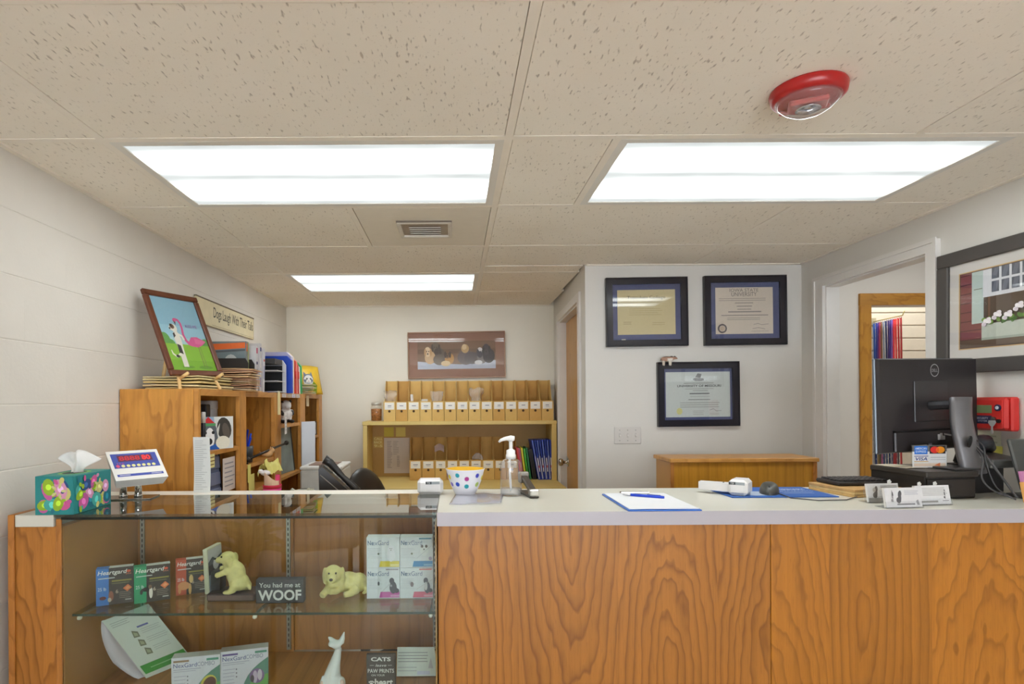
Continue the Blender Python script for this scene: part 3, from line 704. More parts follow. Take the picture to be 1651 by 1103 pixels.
# dog card, leaning, turned to the room
cd = thing('greeting_card', 'greeting card showing a black and white dog in a red hat, on the bay shelf', 'card', (-1.062, 2.60, 1.1955), R(64))
P = Print(.20, .145)
P.r(0, 0, 1, 1, (214, 216, 214)).p([(.0, .0), (.55, .0), (.45, 1), (.0, 1)], (150, 176, 206))
P.e(.33, .42, .24, .42, (92, 98, 108)).e(.34, .35, .13, .32, (236, 236, 238)).e(.34, .25, .07, .10, (34, 34, 40)).e(.22, .52, .04, .05, (30, 30, 34)).e(.43, .52, .04, .05, (30, 30, 34))
P.p([(.14, .82), (.30, 1.0), (.48, .80)], (206, 40, 46)).r(.13, .72, .5, .8, (80, 150, 96))
P.p([(.05, 0), (.12, .22), (.34, .10), (.56, .2), (.6, 0)], (40, 100, 190))
P.e(.74, .62, .2, .36, (58, 54, 50), rot=.3).e(.79, .55, .1, .26, (92, 84, 76), rot=.3).e(.70, .2, .2, .2, (226, 222, 206)).p([(.62, .8), (.52, .6), (.56, .35)], (206, 206, 200))
MB().box(-.1, 0, 0, .1, .0015, .145).build('sheet', mat((222, 222, 218), .6), cd, (0, .0004, 0)); P.build('picture', cd)
# black block put in for the dark shade inside the first bay
tag(MB().box(0, 0, 0, .13, .05, .20, b=.004).build('black_block', mat((30, 30, 34), .5), None, (-1.235, 2.60, 1.1955), R(3)), 'black box file standing at the near end of the first bay', 'box file')
mk = thing('marker', 'white capped marker pen beside the black box file', 'marker', (-1.082, 2.52, 1.1955))
c = MB(); c.smooth = True; c.lathe([(.009, 0), (.009, .12), (.007, .122)], 14); c.build('barrel', mat((40, 40, 46), .4), mk); c = MB(); c.smooth = True; c.lathe([(.0095, .12), (.0095, .165), (.006, .168), (0, .168)], 14); c.build('cap', mat((206, 204, 200), .4), mk)
# wall pocket / slate panel and white note in lower part of bay 1
sn = thing('slate_organizer', 'blue grey three pocket panel with a black edge leaning in the first bay', 'organizer', (-1.085, 2.60, .9505), R(86))
MB().box(-.10, .0, 0, .10, .012, .235, M=Rm(-.06, 'X'), b=.002).build('panel', mat((98, 108, 138), .55), sn)
for k in range(3): MB().box(-.096, -.008, .008+k*.072, .09, -.001, .064+k*.072, M=Rm(-.06, 'X'), b=.002).build('pocket', mat((108, 116, 146), .5), sn)
MB().box(.10, -.004, 0, .108, .014, .24, M=Rm(-.06, 'X'), b=.002).build('edge_strip', mat((24, 26, 34), .5), sn)
def note(name, label, cat, w, h, loc, rz, col, nl=0, lc=(130, 130, 130), tilt=0., text=None, seed=1, group=None):
    o = tag(MB().slab(lambda u, v: ((u-.5)*w, -.0015*sin(pi*u), v*h), 4, 3, .0006).build(name, mat(col, .7, var=.02)), label, cat, group)
    o.location = loc; o.rotation_euler = (tilt, 0, rz)
    if nl or text:
        P = Print(w, h)
        if text: 
            for k, s_ in enumerate(text): P.t(s_, .5, .78-.28*k-.1, .16, lc, 'c', min(.8, .13*len(s_)))
        if nl: P.lines(.1, .1, .92, .9, nl, lc, .28, .4, seed)
        P.build('writing', o, (0, -.0026, 0))
    return o
p = q3(361, 777); note('paper_note', 'white ruled note taped inside the first bookcase bay', 'note', .15, .155, (BX-.025, 2.76, .955+.035), R(90), (214, 206, 204), 6, (150, 150, 160))
p = q3(343, 738); note('sticky_note', 'small cream sticky label under the first bay shelf', 'sticky note', .06, .058, (BX+.0015, 2.50, 1.125), R(90), (224, 214, 150), 3, (120, 90, 50))
# bay 2: pen cup with blue pens
pc = thing('pen_cup', 'dark mesh pen cup holding bright blue pens in the second bay', 'pen cup', (-1.10, 3.06, 1.0905))
c = MB(); c.smooth = True; c.lathe([(.04, 0), (.043, .05), (.045, .085), (.042, .085), (.04, .06), (0, .055)], 24); c.build('cup', mat((70, 72, 76), .4, .3), pc)
for k in range(9):
    a = k*.7; c = MB(); c.tube([(0, 0, .02), (.035*cos(a), .035*sin(a), .13+.02*(k % 3))], .005, 7); c.build('pen', mat([(30, 70, 210), (36, 84, 220), (24, 50, 160)][k % 3], .4), pc)
tag(MB().box(0, 0, 0, .13, .10, .035, b=.006).build('black_block', mat((30, 28, 30), .5), None, (-1.2, 2.95, 1.0905), R(3)), 'low black case beneath the pen cup in the second bay', 'case') if 0 else None
# brass desk lamp arm with shaded head
LP0 = Vector((UY(399, 741, 2.96).x-.03, 2.97, 1.0905))
la = thing('desk_lamp', 'black jointed desk lamp arm reaching across the second bookcase bay', 'lamp', LP0)
DM = mat((40, 34, 30), .4, .4)
c = MB(); c.smooth = True; c.lathe([(.03, 0), (.03, .008), (.012, .012), (.008, .02)], 24); c.build('base', DM, la)
A, B_, C_ = Vector((0, 0, .02)), UY(399, 741, 2.96)-LP0, UY(462, 714, 3.45)-LP0
c = MB(); c.smooth = True; c.tube([A, B_], .006, 8); c.build('arm', DM, la)
c = MB(); c.smooth = True; c.tube([B_, (B_+C_)/2, C_], .007, 8); c.build('arm', DM, la)
for p in (B_, (B_*.4+C_*.6), C_):
    c = MB(); c.smooth = True; c.ell(p, (.014, .014, .014), 12, 8); c.build('joint', DM, la)
# crumpled yellow paper hung over the lamp arm, tan figure
def crumple(w, d, h, sd, amp):
    return lambda u, v: (w*(u-.5)+amp*mnoise.noise(Vector((u*3, v*3, sd))), d*(v-.5)+amp*mnoise.noise(Vector((u*3, v*3, sd+9))), h*(1-abs(2*v-1)**1.4)+amp*1.6*mnoise.noise(Vector((u*4, v*4, sd+20))))
p = UY(429, 752, 3.10)
c = MB(); c.smooth = False; c.slab(crumple(.12, .08, .06, 3.2, .025), 9, 7, .0008)
yp = tag(c.build('crumpled_paper', mat((224, 216, 128), .7), None, (p.x+.02, 3.10, p.z-.03), R(75)), 'crumpled pale yellow paper draped below the lamp arm', 'paper')
p = UY(431, 730, 3.2)
fg = MB(); fg.ell((0, 0, .018), (.032, .02, .018)); fg.ell((.026, 0, .036), (.016, .015, .015)); fg.ell((.036, 0, .03), (.01, .008, .007)); fg.ell((.024, .012, .05), (.005, .004, .009), 8, 6); fg.ell((.024, -.012, .05), (.005, .004, .009), 8, 6); fg.tube([(-.03, 0, .02), (-.045, 0, .035)], [.006, .003], 8)
me = fused(fg, .0035, 3); me.materials.append(mat((206, 160, 110), .6))
tag(link('toy_figure', me, None, (p.x, 3.2, p.z-.025), R(40)), 'tiny tan toy animal perched by the lamp arm', 'toy')
# yellow sticky notes at bay 2 edge
note('sticky_note', 'upper tall yellow sticky note on the second stile of the bookcase', 'sticky note', .045, .09, (BX+.0015, 2.955, 1.0), R(90), (226, 214, 120))
note('sticky_note', 'lower wide yellow sticky note on the second stile of the bookcase', 'sticky note', .085, .085, (BX+.003, 2.985, .953), R(90), (228, 216, 124))
# pink tub with rolled paper: pot with bands
q = UY(439, 790, 2.72)
pk = thing('pink_tub', 'bright pink tub with a red band full of papers, on the work desk', 'tub', (q.x, 2.72, .9305))
c = MB(); c.smooth = True; c.lathe([(.036, 0), (.042, .075), (.040, .076), (.036, .02), (0, .018)], 28); c.build('tub', mat((232, 60, 150), .4), pk)
c = MB(); c.smooth = True; c.lathe([(.0422, .074), (.0428, .09), (.040, .091), (.040, .074)], 28); c.build('band', mat((196, 36, 70), .4), pk)
c = MB(); c.slab(lambda u, v: (.036*cos(2.4+3.6*u), .034*sin(2.4+3.6*u), .03+.10*v+.02*sin(5*u)), 14, 5, .001); c.build('card', mat((228, 196, 168), .6), pk)
c = MB(); c.slab(lambda u, v: (.022*cos(5+3*u)+.014, .02*sin(5+3*u), .05+.085*v), 10, 4, .001); c.build('card', mat((224, 70, 120), .5), pk)
c = MB(); c.smooth = True; c.ell((-.03, -.005, .145), (.024, .014, .013)); c.ell((-.052, -.004, .152), (.012, .009, .01)); c.build('paper_roll', mat((222, 216, 216), .5), pk)
# leaning dark framed board in bay 3 and the white slip on its stile
lb = thing('leaning_board', 'grey green framed board with a dark edge leaning in the third bay', 'board', (-1.085, 3.715, .9505), R(86))
MB().box(-.20, 0, 0, .19, .012, .30, M=Rm(-.1, 'X'), b=.002).build('board', mat((122, 134, 132), .4, var=.25, scale=9), lb)
MB().box(.19, -.003, 0, .204, .014, .305, M=Rm(-.1, 'X'), b=.002).build('edge', mat((44, 34, 30), .5), lb)
MB().box(-.20, -.003, .298, .2, .014, .306, M=Rm(-.1, 'X'), b=.002).build('edge', mat((150, 140, 132), .5), lb)
note('paper_sheet', 'white sheet hanging from the fourth stile of the bookcase', 'paper', .125, .31, (BX+.04, 4.00, .962), R(58), (208, 214, 226), 0)
# panda-like black and white dog figure cluster in bay 3 top; slips hanging on stile 3
fg = MB(); fg.ell((0, 0, .045), (.04, .045, .045)); fg.ell((.01, 0, .115), (.034, .036, .034)); fg.ell((.04, 0, .106), (.016, .018, .014)); fg.ell((0, .035, .14), (.012, .01, .014), 8, 6); fg.ell((0, -.035, .14), (.012, .01, .014), 8, 6); fg.ell((.035, .03, .012), (.03, .014, .012)); fg.ell((.035, -.03, .012), (.03, .014, .012)); fg.tube([(.01, .04, .08), (.045, .03, .055)], [.014, .011], 8); fg.tube([(.01, -.04, .08), (.045, -.03, .055)], [.014, .011], 8)
me = fused(fg, .005, 3); me.materials.append(mat((214, 210, 208), .6)); me.materials.append(mat((40, 38, 40), .6))
for p_ in me.polygons:
    c_ = p_.center
    if c_.z < .025 or (c_.z > .132 and abs(c_.y) > .022) or (.05 < c_.z < .085 and abs(c_.y) > .03): p_.material_index = 1
tag(link('plush_dog', me, None, (-1.10, 3.80, 1.2685), R(-50)), 'black and white plush dog sitting in the upper third bay', 'plush toy')
bx_ = tag(MB().box(0, 0, 0, .05, .12, .11, b=.002).build('small_box', mat((186, 176, 180), .6), None, (-1.22, 3.66, 1.2685)), 'small lilac grey box behind the plush dog', 'box')
note('paper_slip', 'cream paper slip hanging from the third stile of the bookcase', 'paper slip', .05, .14, (BX+.002, 3.46, 1.33), R(90), (226, 212, 160))
o = note('paper_slip', 'curled white paper slip hanging low on the third stile', 'paper slip', .11, .13, (BX+.03, 3.50, 1.215), R(100), (220, 216, 214), 5, (180, 180, 186))
for k, c_ in enumerate(((220, 214, 214), (206, 190, 170), (208, 210, 226), (214, 206, 200))):
    note('label_sticker', ['first', 'second', 'third', 'fourth'][k]+' small white label along the top rail above the third bay', 'label', .085, .022, (BX+.0012, 3.57+k*.105, BZ-.026), R(90), c_, 2, (150, 130, 140))
note('paper_tag', 'cream paper tag hanging from the top rail above the fourth bay', 'paper tag', .05, .075, (BX+.004, 4.13, BZ-.085), R(84), (224, 206, 172))
# framed black and white photo in bay 4
ph = thing('photo_cube', 'small black framed black and white photo in the fourth bay', 'photo frame', (-1.075, 4.33, 1.1575), R(76))
MB().box(-.12, 0, 0, .12, .05, .10, b=.004).build('frame', mat((38, 36, 40), .4), ph)
P = Print(.2, .085); P.r(0, 0, 1, 1, (206, 202, 204)).e(.5, .5, .2, .45, (34, 32, 34)).e(.5, .3, .1, .2, (230, 230, 230)).e(.2, .4, .1, .3, (90, 86, 86)).e(.85, .5, .1, .3, (120, 116, 116)); P.build('photo', ph, (0, -.0005, .008))
tag(MB().box(0, 0, 0, .06, .1, .07, b=.004).build('white_cube', mat((216, 212, 210), .6), None, (-1.11, 4.1, 1.1575)), 'small white block beside the framed photo in the fourth bay', 'block')

# ================================================================== ON TOP OF THE BOOKCASE
TZ = BZ+.0005
# stacks of paper: individual folders / booklets
def stack(name, labels, cat, group, cx, cy, z, n, w, d, hs, cols, rz, sd, jit=.02):
    rr = random.Random(sd)
    for k in range(n):
        h = hs*rr.uniform(.7, 1.3)
        j = jit*rr.uniform(-1, 1); r_ = rz+rr.uniform(-1, 1)*jit*4
        o = MB().slab(lambda u, v: ((u-.5)*w, (v-.5)*d, h+.003*sin(4*u+k)*u), 5, 3, h*.8).build(name, mat(cols[k % len(cols)], .7), None, (cx+j*.4, cy+jit*rr.uniform(-1, 1), z), r_)
        tag(o, labels(k, n), cat, group); z += h+.0035
    return z
pos = lambda what: (lambda k, n: ('bottom ' if k == 0 else 'top ' if k == n-1 else ORD[k]+' from the bottom ')+what)
z1 = stack('paper_folder', pos('cream folder in the stack under the flamingo picture'), 'folder', 'cream folders under the flamingo picture', -1.2, 2.66, TZ, 5, .24, .36, .008, [(214, 196, 140), (226, 210, 160), (204, 180, 120)], 0., 5, .01)
stack('envelope', pos('tan envelope in the ragged pile beside the black file holder'), 'envelope', 'tan envelopes in the ragged pile', -1.135, 2.985, TZ, 13, .23, .20, .0058, [(214, 178, 130), (220, 196, 160), (206, 166, 130), (196, 150, 120)], .12, 8, .022)
# easel + picture
PW, PH = .40, .50
cA, cB = UY(277, 603, 2.42), UY(363, 607, 2.70)     # lower corners of the picture
ez = thing('picture_easel', 'small bare wood tabletop easel carrying the flamingo picture', 'easel', (-1.10, 2.56, TZ))
PINE = mat((222, 184, 124), .5)
# ------------ picture orientation
ex = Vector((cB.x-cA.x, cB.y-cA.y, 0)).normalized(); 
ang = math.atan2(ex.y, ex.x)
wlen = Vector((cB.x-cA.x, cB.y-cA.y, 0)).length
fp = thing('framed_painting', 'brown framed painting of a dog meeting a pink flamingo, leaning on the easel', 'picture', cA + Vector((ex.x*wlen/2, ex.y*wlen/2, 0)), 0)
TL_ = UY(226, 465, 2.42)
hl = .402
fp.rotation_euler = (0, 0, 0)
FT = R(-22.5); M0 = Tm(fp.location) @ Rm(ang, 'Z') @ Rm(FT, 'X') @ Rm(R(-1.5), 'Y'); fp.matrix_world = M0
FW = mat((98, 54, 34), .4, var=.15, scale=30)
w2 = wlen/2; e = .026
MB().box(-w2, 0, 0, w2, .018, e, b=.004).build('frame_rail', FW, fp); MB().box(-w2, 0, hl-e, w2, .018, hl, b=.004).build('frame_rail', FW, fp)
MB().box(-w2, 0, e, -w2+e, .018, hl-e, b=.004).build('frame_stile', FW, fp); MB().box(w2-e, 0, e, w2, .018, hl-e, b=.004).build('frame_stile', FW, fp)
P = Print(2*w2-2*e, hl-2*e)
P.r(0, 0, 1, 1, (150, 196, 214)).r(0, .62, 1, 1, (136, 184, 206)).r(0, .34, 1, .45, (166, 206, 210))
for u, v, ru, rv in ((.06, .42, .1, .09), (.16, .37, .08, .05), (.86, .37, .13, .05), (.95, .40, .1, .06), (.7, .36, .08, .03)): P.e(u, v, ru, rv, (96, 160, 80))
P.r(0, 0, 1, .36, (136, 190, 56)).r(0, 0, 1, .14, (122, 178, 44)).e(.76, .05, .16, .025, (96, 150, 40)).e(.36, .05, .14, .02, (96, 150, 40))
PK = (214, 84, 144)
P.p([(.58, .42), (.64, .47), (.78, .48), (.96, .42), (.86, .37), (.74, .33), (.6, .34), (.52, .36)], PK).p([(.7, .46), (.96, .42), (.84, .375), (.7, .38)], (226, 110, 160))
P.l([(.56, .37), (.50, .42), (.48, .50), (.50, .58), (.50, .65), (.46, .70), (.40, .705)], [.05, .04, .034, .032, .032, .036, .04], PK).e(.385, .69, .035, .03, PK).p([(.36, .69), (.38, .62), (.40, .66)], (50, 40, 44))
P.l([(.74, .34), (.735, .2), (.73, .06)], .008, (120, 70, 90)).l([(.78, .34), (.78, .2), (.79, .05)], .006, (120, 90, 90))
WH = (226, 222, 210); BKc = (60, 56, 56)
P.p([(.26, .05), (.27, .25), (.25, .42), (.27, .52), (.36, .54), (.40, .44), (.38, .28), (.37, .05)], WH).e(.31, .58, .075, .055, WH).e(.25, .575, .045, .03, WH).e(.285, .60, .05, .035, (130, 104, 90)).e(.225, .57, .017, .014, BKc).e(.27, .61, .02, .03, BKc, rot=.4)
P.p([(.26, .24), (.34, .22), (.34, .34), (.27, .36)], BKc).p([(.25, .44), (.30, .47), (.29, .52), (.25, .5)], BKc).l([(.36, .50), (.44, .47), (.46, .42)], .03, WH).l([(.27, .22), (.18, .18), (.11, .22), (.10, .27)], [.03, .03, .024, .01], WH).e(.2, .19, .04, .02, BKc)
P.t('KISS ME', .73, .60, .045, (150, 96, 170), 'c', .27)
P.build('painting', fp, (0, .010, e))
MB().box(-w2+.01, .0115, .01, w2-.01, .016, hl-.01).build('backing', mat((120, 92, 60), .8), fp)
MB().box(-w2+e, .0075, e, w2-e, .0085, hl-e).build('glazing', glass(), fp)
# easel: two front feet with pegs, rear leg
pegs = [UY(324, 601, 2.50), UY(347, 603, 2.59)]
M0i = M0
for k, u in enumerate((-.10, .10)):
    top = M0 @ Vector((u, .02, -.004)); foot = Vector((top.x+.012*(1 if k else -1), top.y-.0, TZ+.004))
    b0 = Vector((-1.10, 2.56, TZ))
    c = MB(); c.tube([(M0 @ Vector((u, .028, .30)))-b0, top-b0, (M0 @ Vector((u*1.15, .02, -.06)))-b0], .008, 8); c.build('leg', PINE, ez)
    c = MB(); c.smooth = True; c.tube([(M0 @ Vector((u, .022, -.010)))-b0, (M0 @ Vector((u, -.035, -.006)))-b0], .007, 10); c.build('peg', PINE, ez)
c = MB(); bt = M0 @ Vector((0, .03, .30)); b0 = Vector((-1.10, 2.56, TZ)); c.tube([bt-b0, Vector((XL+.05, bt.y+.02, TZ+.006))-b0], .008, 8); c.build('rear_leg', PINE, ez)
c = MB(); c.tube([(M0 @ Vector((-.10, .028, .05)))-b0, (M0 @ Vector((.10, .028, .05)))-b0], .007, 8); c.build('crossbar', PINE, ez)
# wall sign
sg = thing('wall_sign', 'long cream sign reading about dogs laughing, on the left wall', 'sign', (XL+.003, 3.605, 1.828), R(90))
SW, SH = .68, .137
MB().box(-SW/2-.2, -.012, 0, SW/2, 0, SH, b=.002).build('board', mat((220, 208, 172), .6, var=.04), sg)
MB().box(-SW/2-.2, -.014, SH, SW/2, .0, SH+.006).build('top_edge', mat((110, 96, 76), .6), sg)
P = Print(SW, SH); P.t('Dogs Laugh With Their Tails', .5, .26, .56, (44, 40, 38), 'c', .94, .006).r(.0, .06, 1, .075, (150, 132, 100)).r(.985, 0, .99, 1, (150, 132, 100)); P.build('lettering', sg, (0, -.0123, 0))
# black file holder with magazines standing in it
fh = thing('file_holder', 'black plastic file holder behind the tan envelope pile', 'file holder', (-1.19, 3.07, TZ+.0), 0)
BLK = mat((40, 36, 34), .5)
c = MB(); c.prism([(-.12, .0), (.11, .0), (.11, .15), (.095, .175), (-.12, .175)], -.004, 0, 'XZ'); c.build('side', BLK, fh, (0, -.0, 0)); 
c = MB(); c.prism([(-.12, .0), (.11, .0), (.11, .15), (.095, .175), (-.12, .175)], .09, .094, 'XZ'); c.build('side', BLK, fh)
MB().box(-.12, 0, 0, -.116, .09, .17).build('back', BLK, fh); MB().box(-.116, 0, 0, .11, .09, .004).build('bottom', BLK, fh)
def book(name, label, cat, loc, th, dep, h, col, rz=0, lean=0., spine=None, pages=(226, 220, 204), group=None):
    """upright book: covers in X-Z, spine towards +X, thickness along Y"""
    t = thing(name, label, cat, loc, 0, group); t.rotation_euler = (lean, 0, rz)
    c = MB(); k = .0016
    c.box(-dep, -th/2, 0, 0, -th/2+k, h); c.box(-dep, th/2-k, 0, 0, th/2, h); c.box(-k, -th/2+k, 0, .0, th/2-k, h, b=0)
    c.build('cover', mat(col, .45), t); MB().box(-dep+.003, -th/2+k, .003, -k, th/2-k, h-.003).build('pages', mat(pages, .8), t)
    if spine:
        P = Print(th*.8, h)
        for v0, v1, cc in spine: P.r(0.02, v0, .98, v1, cc)
        P.build('spine_print', t, (.0003, 0, 0), R(90))
    return t
t = book('magazine', 'tall magazine with an orange top and grey cover in the black file holder', 'magazine', (-1.10, 3.105, TZ+.0045), .022, .2, .262, (120, 128, 132), 0, 0, [(.8, .96, (226, 110, 50)), (.1, .2, (220, 220, 220))])
P = Print(.19, .25); P.r(0, 0, 1, 1, (118, 134, 140)).p([(0, .84), (1, .88), (1, 1), (0, .97)], (232, 112, 52)).e(.6, .55, .2, .2, (190, 196, 196)).p([(0, .78), (1, .82), (1, .86), (0, .82)], (90, 96, 100)); P.build('cover_print', t, (-.1, -.0113, .006))
book('magazine', 'green topped magazine standing beside the orange one in the file holder', 'magazine', (-1.10, 3.128, TZ+.0045), .013, .2, .26, (150, 160, 110))
for k, (h, c1, sp_) in enumerate(((.25, (206, 204, 210), [(.84, .96, (200, 70, 110)), (.6, .66, (60, 60, 110)), (.2, .5, (170, 176, 200))]), (.268, (196, 192, 196), [(.84, .92, (36, 50, 110)), (.5, .7, (220, 214, 214)), (.1, .3, (150, 140, 170))]), (.245, (204, 200, 206), [(.3, .6, (160, 160, 190)), (.7, .75, (200, 90, 90))]))):
    book('catalog', ['white catalog with a pink band', 'white catalog with a navy square', 'shorter white catalog'][k]+' behind the tan envelope pile', 'catalog', (-1.075+.006*k, 3.19+.035*k, TZ), .028, .2, h, c1, 0, R([0, -2, -4][k]), sp_)
tag(MB().slab(lambda u, v: (.2*(u-.5), .14*(v-.5), .004+.003*sin(5*u)), 5, 3, .003).build('booklet', mat((50, 60, 130), .5), None, (-1.14, 3.33, TZ+.0005), .1), 'navy and white patterned booklet lying beside the envelope pile', 'booklet')
# wire-ended black trays (horizontal sorter), white end frames
sr = thing('desk_sorter', 'black and white three tier desk sorter on the bookcase top', 'desk sorter', (-1.15, 3.50, TZ))
WG = mat((206, 206, 214), .45)
for y in (.085,):
    c = MB(); c.prism([(-.13, 0), (.12, 0), (.12, .17), (.1, .20), (-.13, .20)], y-.012 if y > 0 else y-.003, y if y > 0 else y, 'XZ'); c.build('end_panel', WG if y > 0 else mat((50, 48, 48), .5), sr)
for k in range(3): MB().box(-.13, -.08, .004+k*.062, .115, .073, .008+k*.062).build('tray', mat((214, 212, 214), .5), sr)
MB().box(-.13, .0695, .004, .10, .0728, .166).build('inner_side', mat((22, 22, 24), .6), sr); MB().box(-.13, -.08, .008, -.126, .069, .166).build('back', mat((22, 22, 24), .6), sr)
MB().prism([(-.13, .17), (.1, .17), (.1, .2), (-.13, .2)], -.077, .070, 'XZ').build('top_shelf', mat((56, 54, 54), .5), sr)
def binder(name, label, y, th, h, col, dep=.235, cat='binder', x=-1.055, lean=0.):
    t = thing(name, label, cat, (x, y, TZ)); t.rotation_euler = (lean, 0, 0)
    c = MB(); c.prism([(-dep, 0), (0, 0), (0, h-.03), (-.03, h), (-dep, h)], -th/2, th/2, 'XZ'); c.build('cover', mat(col, .4), t); return t
binder('file_sorter', 'royal blue curved file folder right of the desk sorter', 3.662, .026, .232, (22, 70, 190), lean=R(3), x=-1.012)
binder('file_folder', 'tall lavender plastic folder behind the blue one', 3.735, .05, .262, (196, 194, 222), x=-1.035)
binder('file_folder', 'cream manila folder next to the lavender folder', 3.825, .055, .268, (232, 206, 160))
for k, (y, th, h, c1, what) in enumerate(((3.895, .022, .245, (206, 44, 40), 'dark red folder left of the pink one'), (3.93, .018, .242, (236, 140, 124), 'pale pink folder between two red ones'), (3.96, .02, .225, (190, 30, 40), 'crimson folder left of the white one'), (3.995, .018, .212, (232, 230, 226), 'white folder left of the green one'), (4.04, .035, .222, (20, 160, 90), 'bright green folder at the end of the folder row'))):
    t = binder('file_folder', what, y, th, h, c1, lean=R(2))
    if k in (0, 2): MB().box(-.002, -th/2-.004, .10, .004, th/2+.006, .15, b=.002).build('tab', mat((206, 44, 44), .4), t)
# yellow bag with a grey cat
yb = thing('cat_treat_bag', 'yellow bag with a grey cat picture at the far end of the bookcase top', 'bag', (-1.10, 4.36, TZ), R(40))
c = MB(); c.smooth = True
c.slab(lambda u, v: ((u-.5)*(.25-.07*v), -.05*sin(pi*v)*sin(pi*u)-.012*(1-v), .215*v*(1-.04*(2*u-1)**2)), 12, 8, .004); c.build('front', mat((232, 190, 56), .35), yb)
c = MB(); c.smooth = True; c.slab(lambda u, v: ((u-.5)*(.25-.07*v), .03*sin(pi*v)*sin(pi*u)+.008*(1-v), .215*v*(1-.04*(2*u-1)**2)), 12, 8, .004); c.build('back', mat((226, 180, 50), .35), yb)
P = Print(.2, .2); P.fn = lambda p: (p[0]*.9, p[1]-.056*sin(pi*min(1, max(0, p[2]/.215)))*sin(pi*(.5+p[0]/.2*.8))-.014*(1-p[2]/.215), p[2])
P.p([(.1, .05), (.9, .05), (.85, .35), (.62, .5), (.3, .35)], (150, 180, 50)).e(.42, .5, .2, .22, (228, 226, 224)).e(.42, .58, .21, .18, (110, 120, 140)).p([(.24, .68), (.26, .85), (.36, .72)], (110, 120, 140)).p([(.48, .72), (.58, .85), (.6, .68)], (110, 120, 140)).e(.42, .46, .11, .12, (236, 236, 236)).e(.35, .58, .03, .03, (60, 70, 60)).e(.5, .58, .03, .03, (60, 70, 60)).e(.42, .49, .02, .015, (220, 130, 140)).e(.4, .26, .17, .15, (236, 236, 236))
P.build('picture', yb)
stack('leaflet', pos('leaflet in the loose pile before the yellow bag'), 'leaflet', 'leaflets before the yellow bag', -1.09, 4.15, TZ, 9, .19, .15, .005, [(224, 204, 150), (206, 200, 180), (214, 190, 140), (150, 170, 110)], .1, 21, .02)

# ================================================================== DESKS, PRINTER, PHONE, OFFICE CHAIR
wd_ = thing('work_desk', 'tan laminate work desk behind the display case', 'desk', (0, 0, 0))
DK = mat((206, 190, 150), .4, var=.03)
MB().box(-1.035, 2.40, .90, .20, 2.90, .93, b=.002).build('desktop', DK, wd_)
for x in (-1.0, .15):
    for y in (2.44, 2.84): MB().box(x, y, 0, x+.04, y+.04, .90).build('leg', mat((120, 116, 110), .4, .5), wd_)
# grey white papers behind the tub
q = UY(468, 778, 3.0)
pd = thing('printer_stand', 'grey stand holding the white printer beside the bookcase', 'stand', (-.80, 3.72, 0))
MB().box(-.22, -.42, .70, .22, .30, .73, b=.002).build('top', mat((190, 186, 178), .5), pd)
for x in (-.2, .16):
    for y in (-.4, .24): MB().box(x, y, 0, x+.04, y+.04, .70).build('leg', mat((120, 118, 114), .4, .4), pd)
pr = thing('printer', 'white desktop printer on the grey stand by the bookcase end', 'printer', (-.835, 3.80, .7305))
MB().box(-.13, -.16, 0, .13, .16, .25, b=.01).build('housing', mat((214, 216, 214), .4), pr)
MB().box(-.132, -.162, .25, .132, .162, .272, b=.006).build('lid', mat((224, 224, 222), .4), pr)
MB().box(-.09, -.10, .2725, .08, .10, .276).build('paper_tray', mat((140, 112, 100), .5), pr)
MB().box(-.126, -.164, .03, -.06, -.1605, .14).build('door', mat((166, 168, 160), .4), pr); MB().box(.03, -.164, .02, .034, -.1605, .24).build('seam', mat((150, 152, 150), .4), pr)
q = UY(470, 772, 3.3)
dm = thing('paper_dish', 'pale grey plastic dish of papers on the printer stand', 'dish', (-.90, 3.42, .7305))
c = MB(); c.smooth = True; c.lathe([(.05, 0), (.08, .06), (.09, .15), (.085, .15), (.075, .065), (0, .02)], 28); c.build('dish', mat((190, 202, 206), .4), dm)
c = MB(); c.slab(crumple(.13, .12, .02, 8.1, .02), 9, 7, .001); c.build('papers', mat((196, 196, 178), .6), dm, (0, 0, .14))
# phone: wedge base seen from the side, handset on top
tq = UY(541, 790, 2.62)
tp = thing('desk_phone', 'black office telephone with its handset on the work desk', 'phone', (tq.x, 2.66, .9305), R(12)); tp.scale = (.86, .86, .93)
PB = mat((38, 36, 36), .35)
c = MB(); c.prism([(-.09, .0), (.11, .0), (.11, .035), (-.075, .20), (-.095, .19)], -.09, .09, 'XZ'); c.build('base', PB, tp)
c = MB(); c.smooth = True; c.tube([(-.065, -.05, .235), (-.035, -.05, .215), (.03, -.05, .145), (.085, -.05, .095), (.1, -.05, .075)], [.024, .02, .014, .018, .023], 12); c.build('handset', PB, tp)
q_ = MB()
for i in range(4):
    for j in range(3): q_.box(-.006, -.006, 0, .006, .006, .005, M=Tm(.0+.026*i, -.004+.03*j, .138-.0232*i) @ Rm(R(41.5), 'Y'))
q_.build('keypad', mat((150, 140, 140), .5), tp)
MB().box(-.028, -.03, 0, .028, .05, .004, M=Tm(-.045, .035, .178) @ Rm(R(41.5), 'Y')).build('display', mat((80, 84, 80), .2), tp)
c = MB(); c.smooth = True; c.tube([(-.088, -.092, .165), (.0, -.092, .09), (.09, -.092, .02)], .003, 6); c.build('trim_line', mat((120, 116, 112), .3, .6), tp)
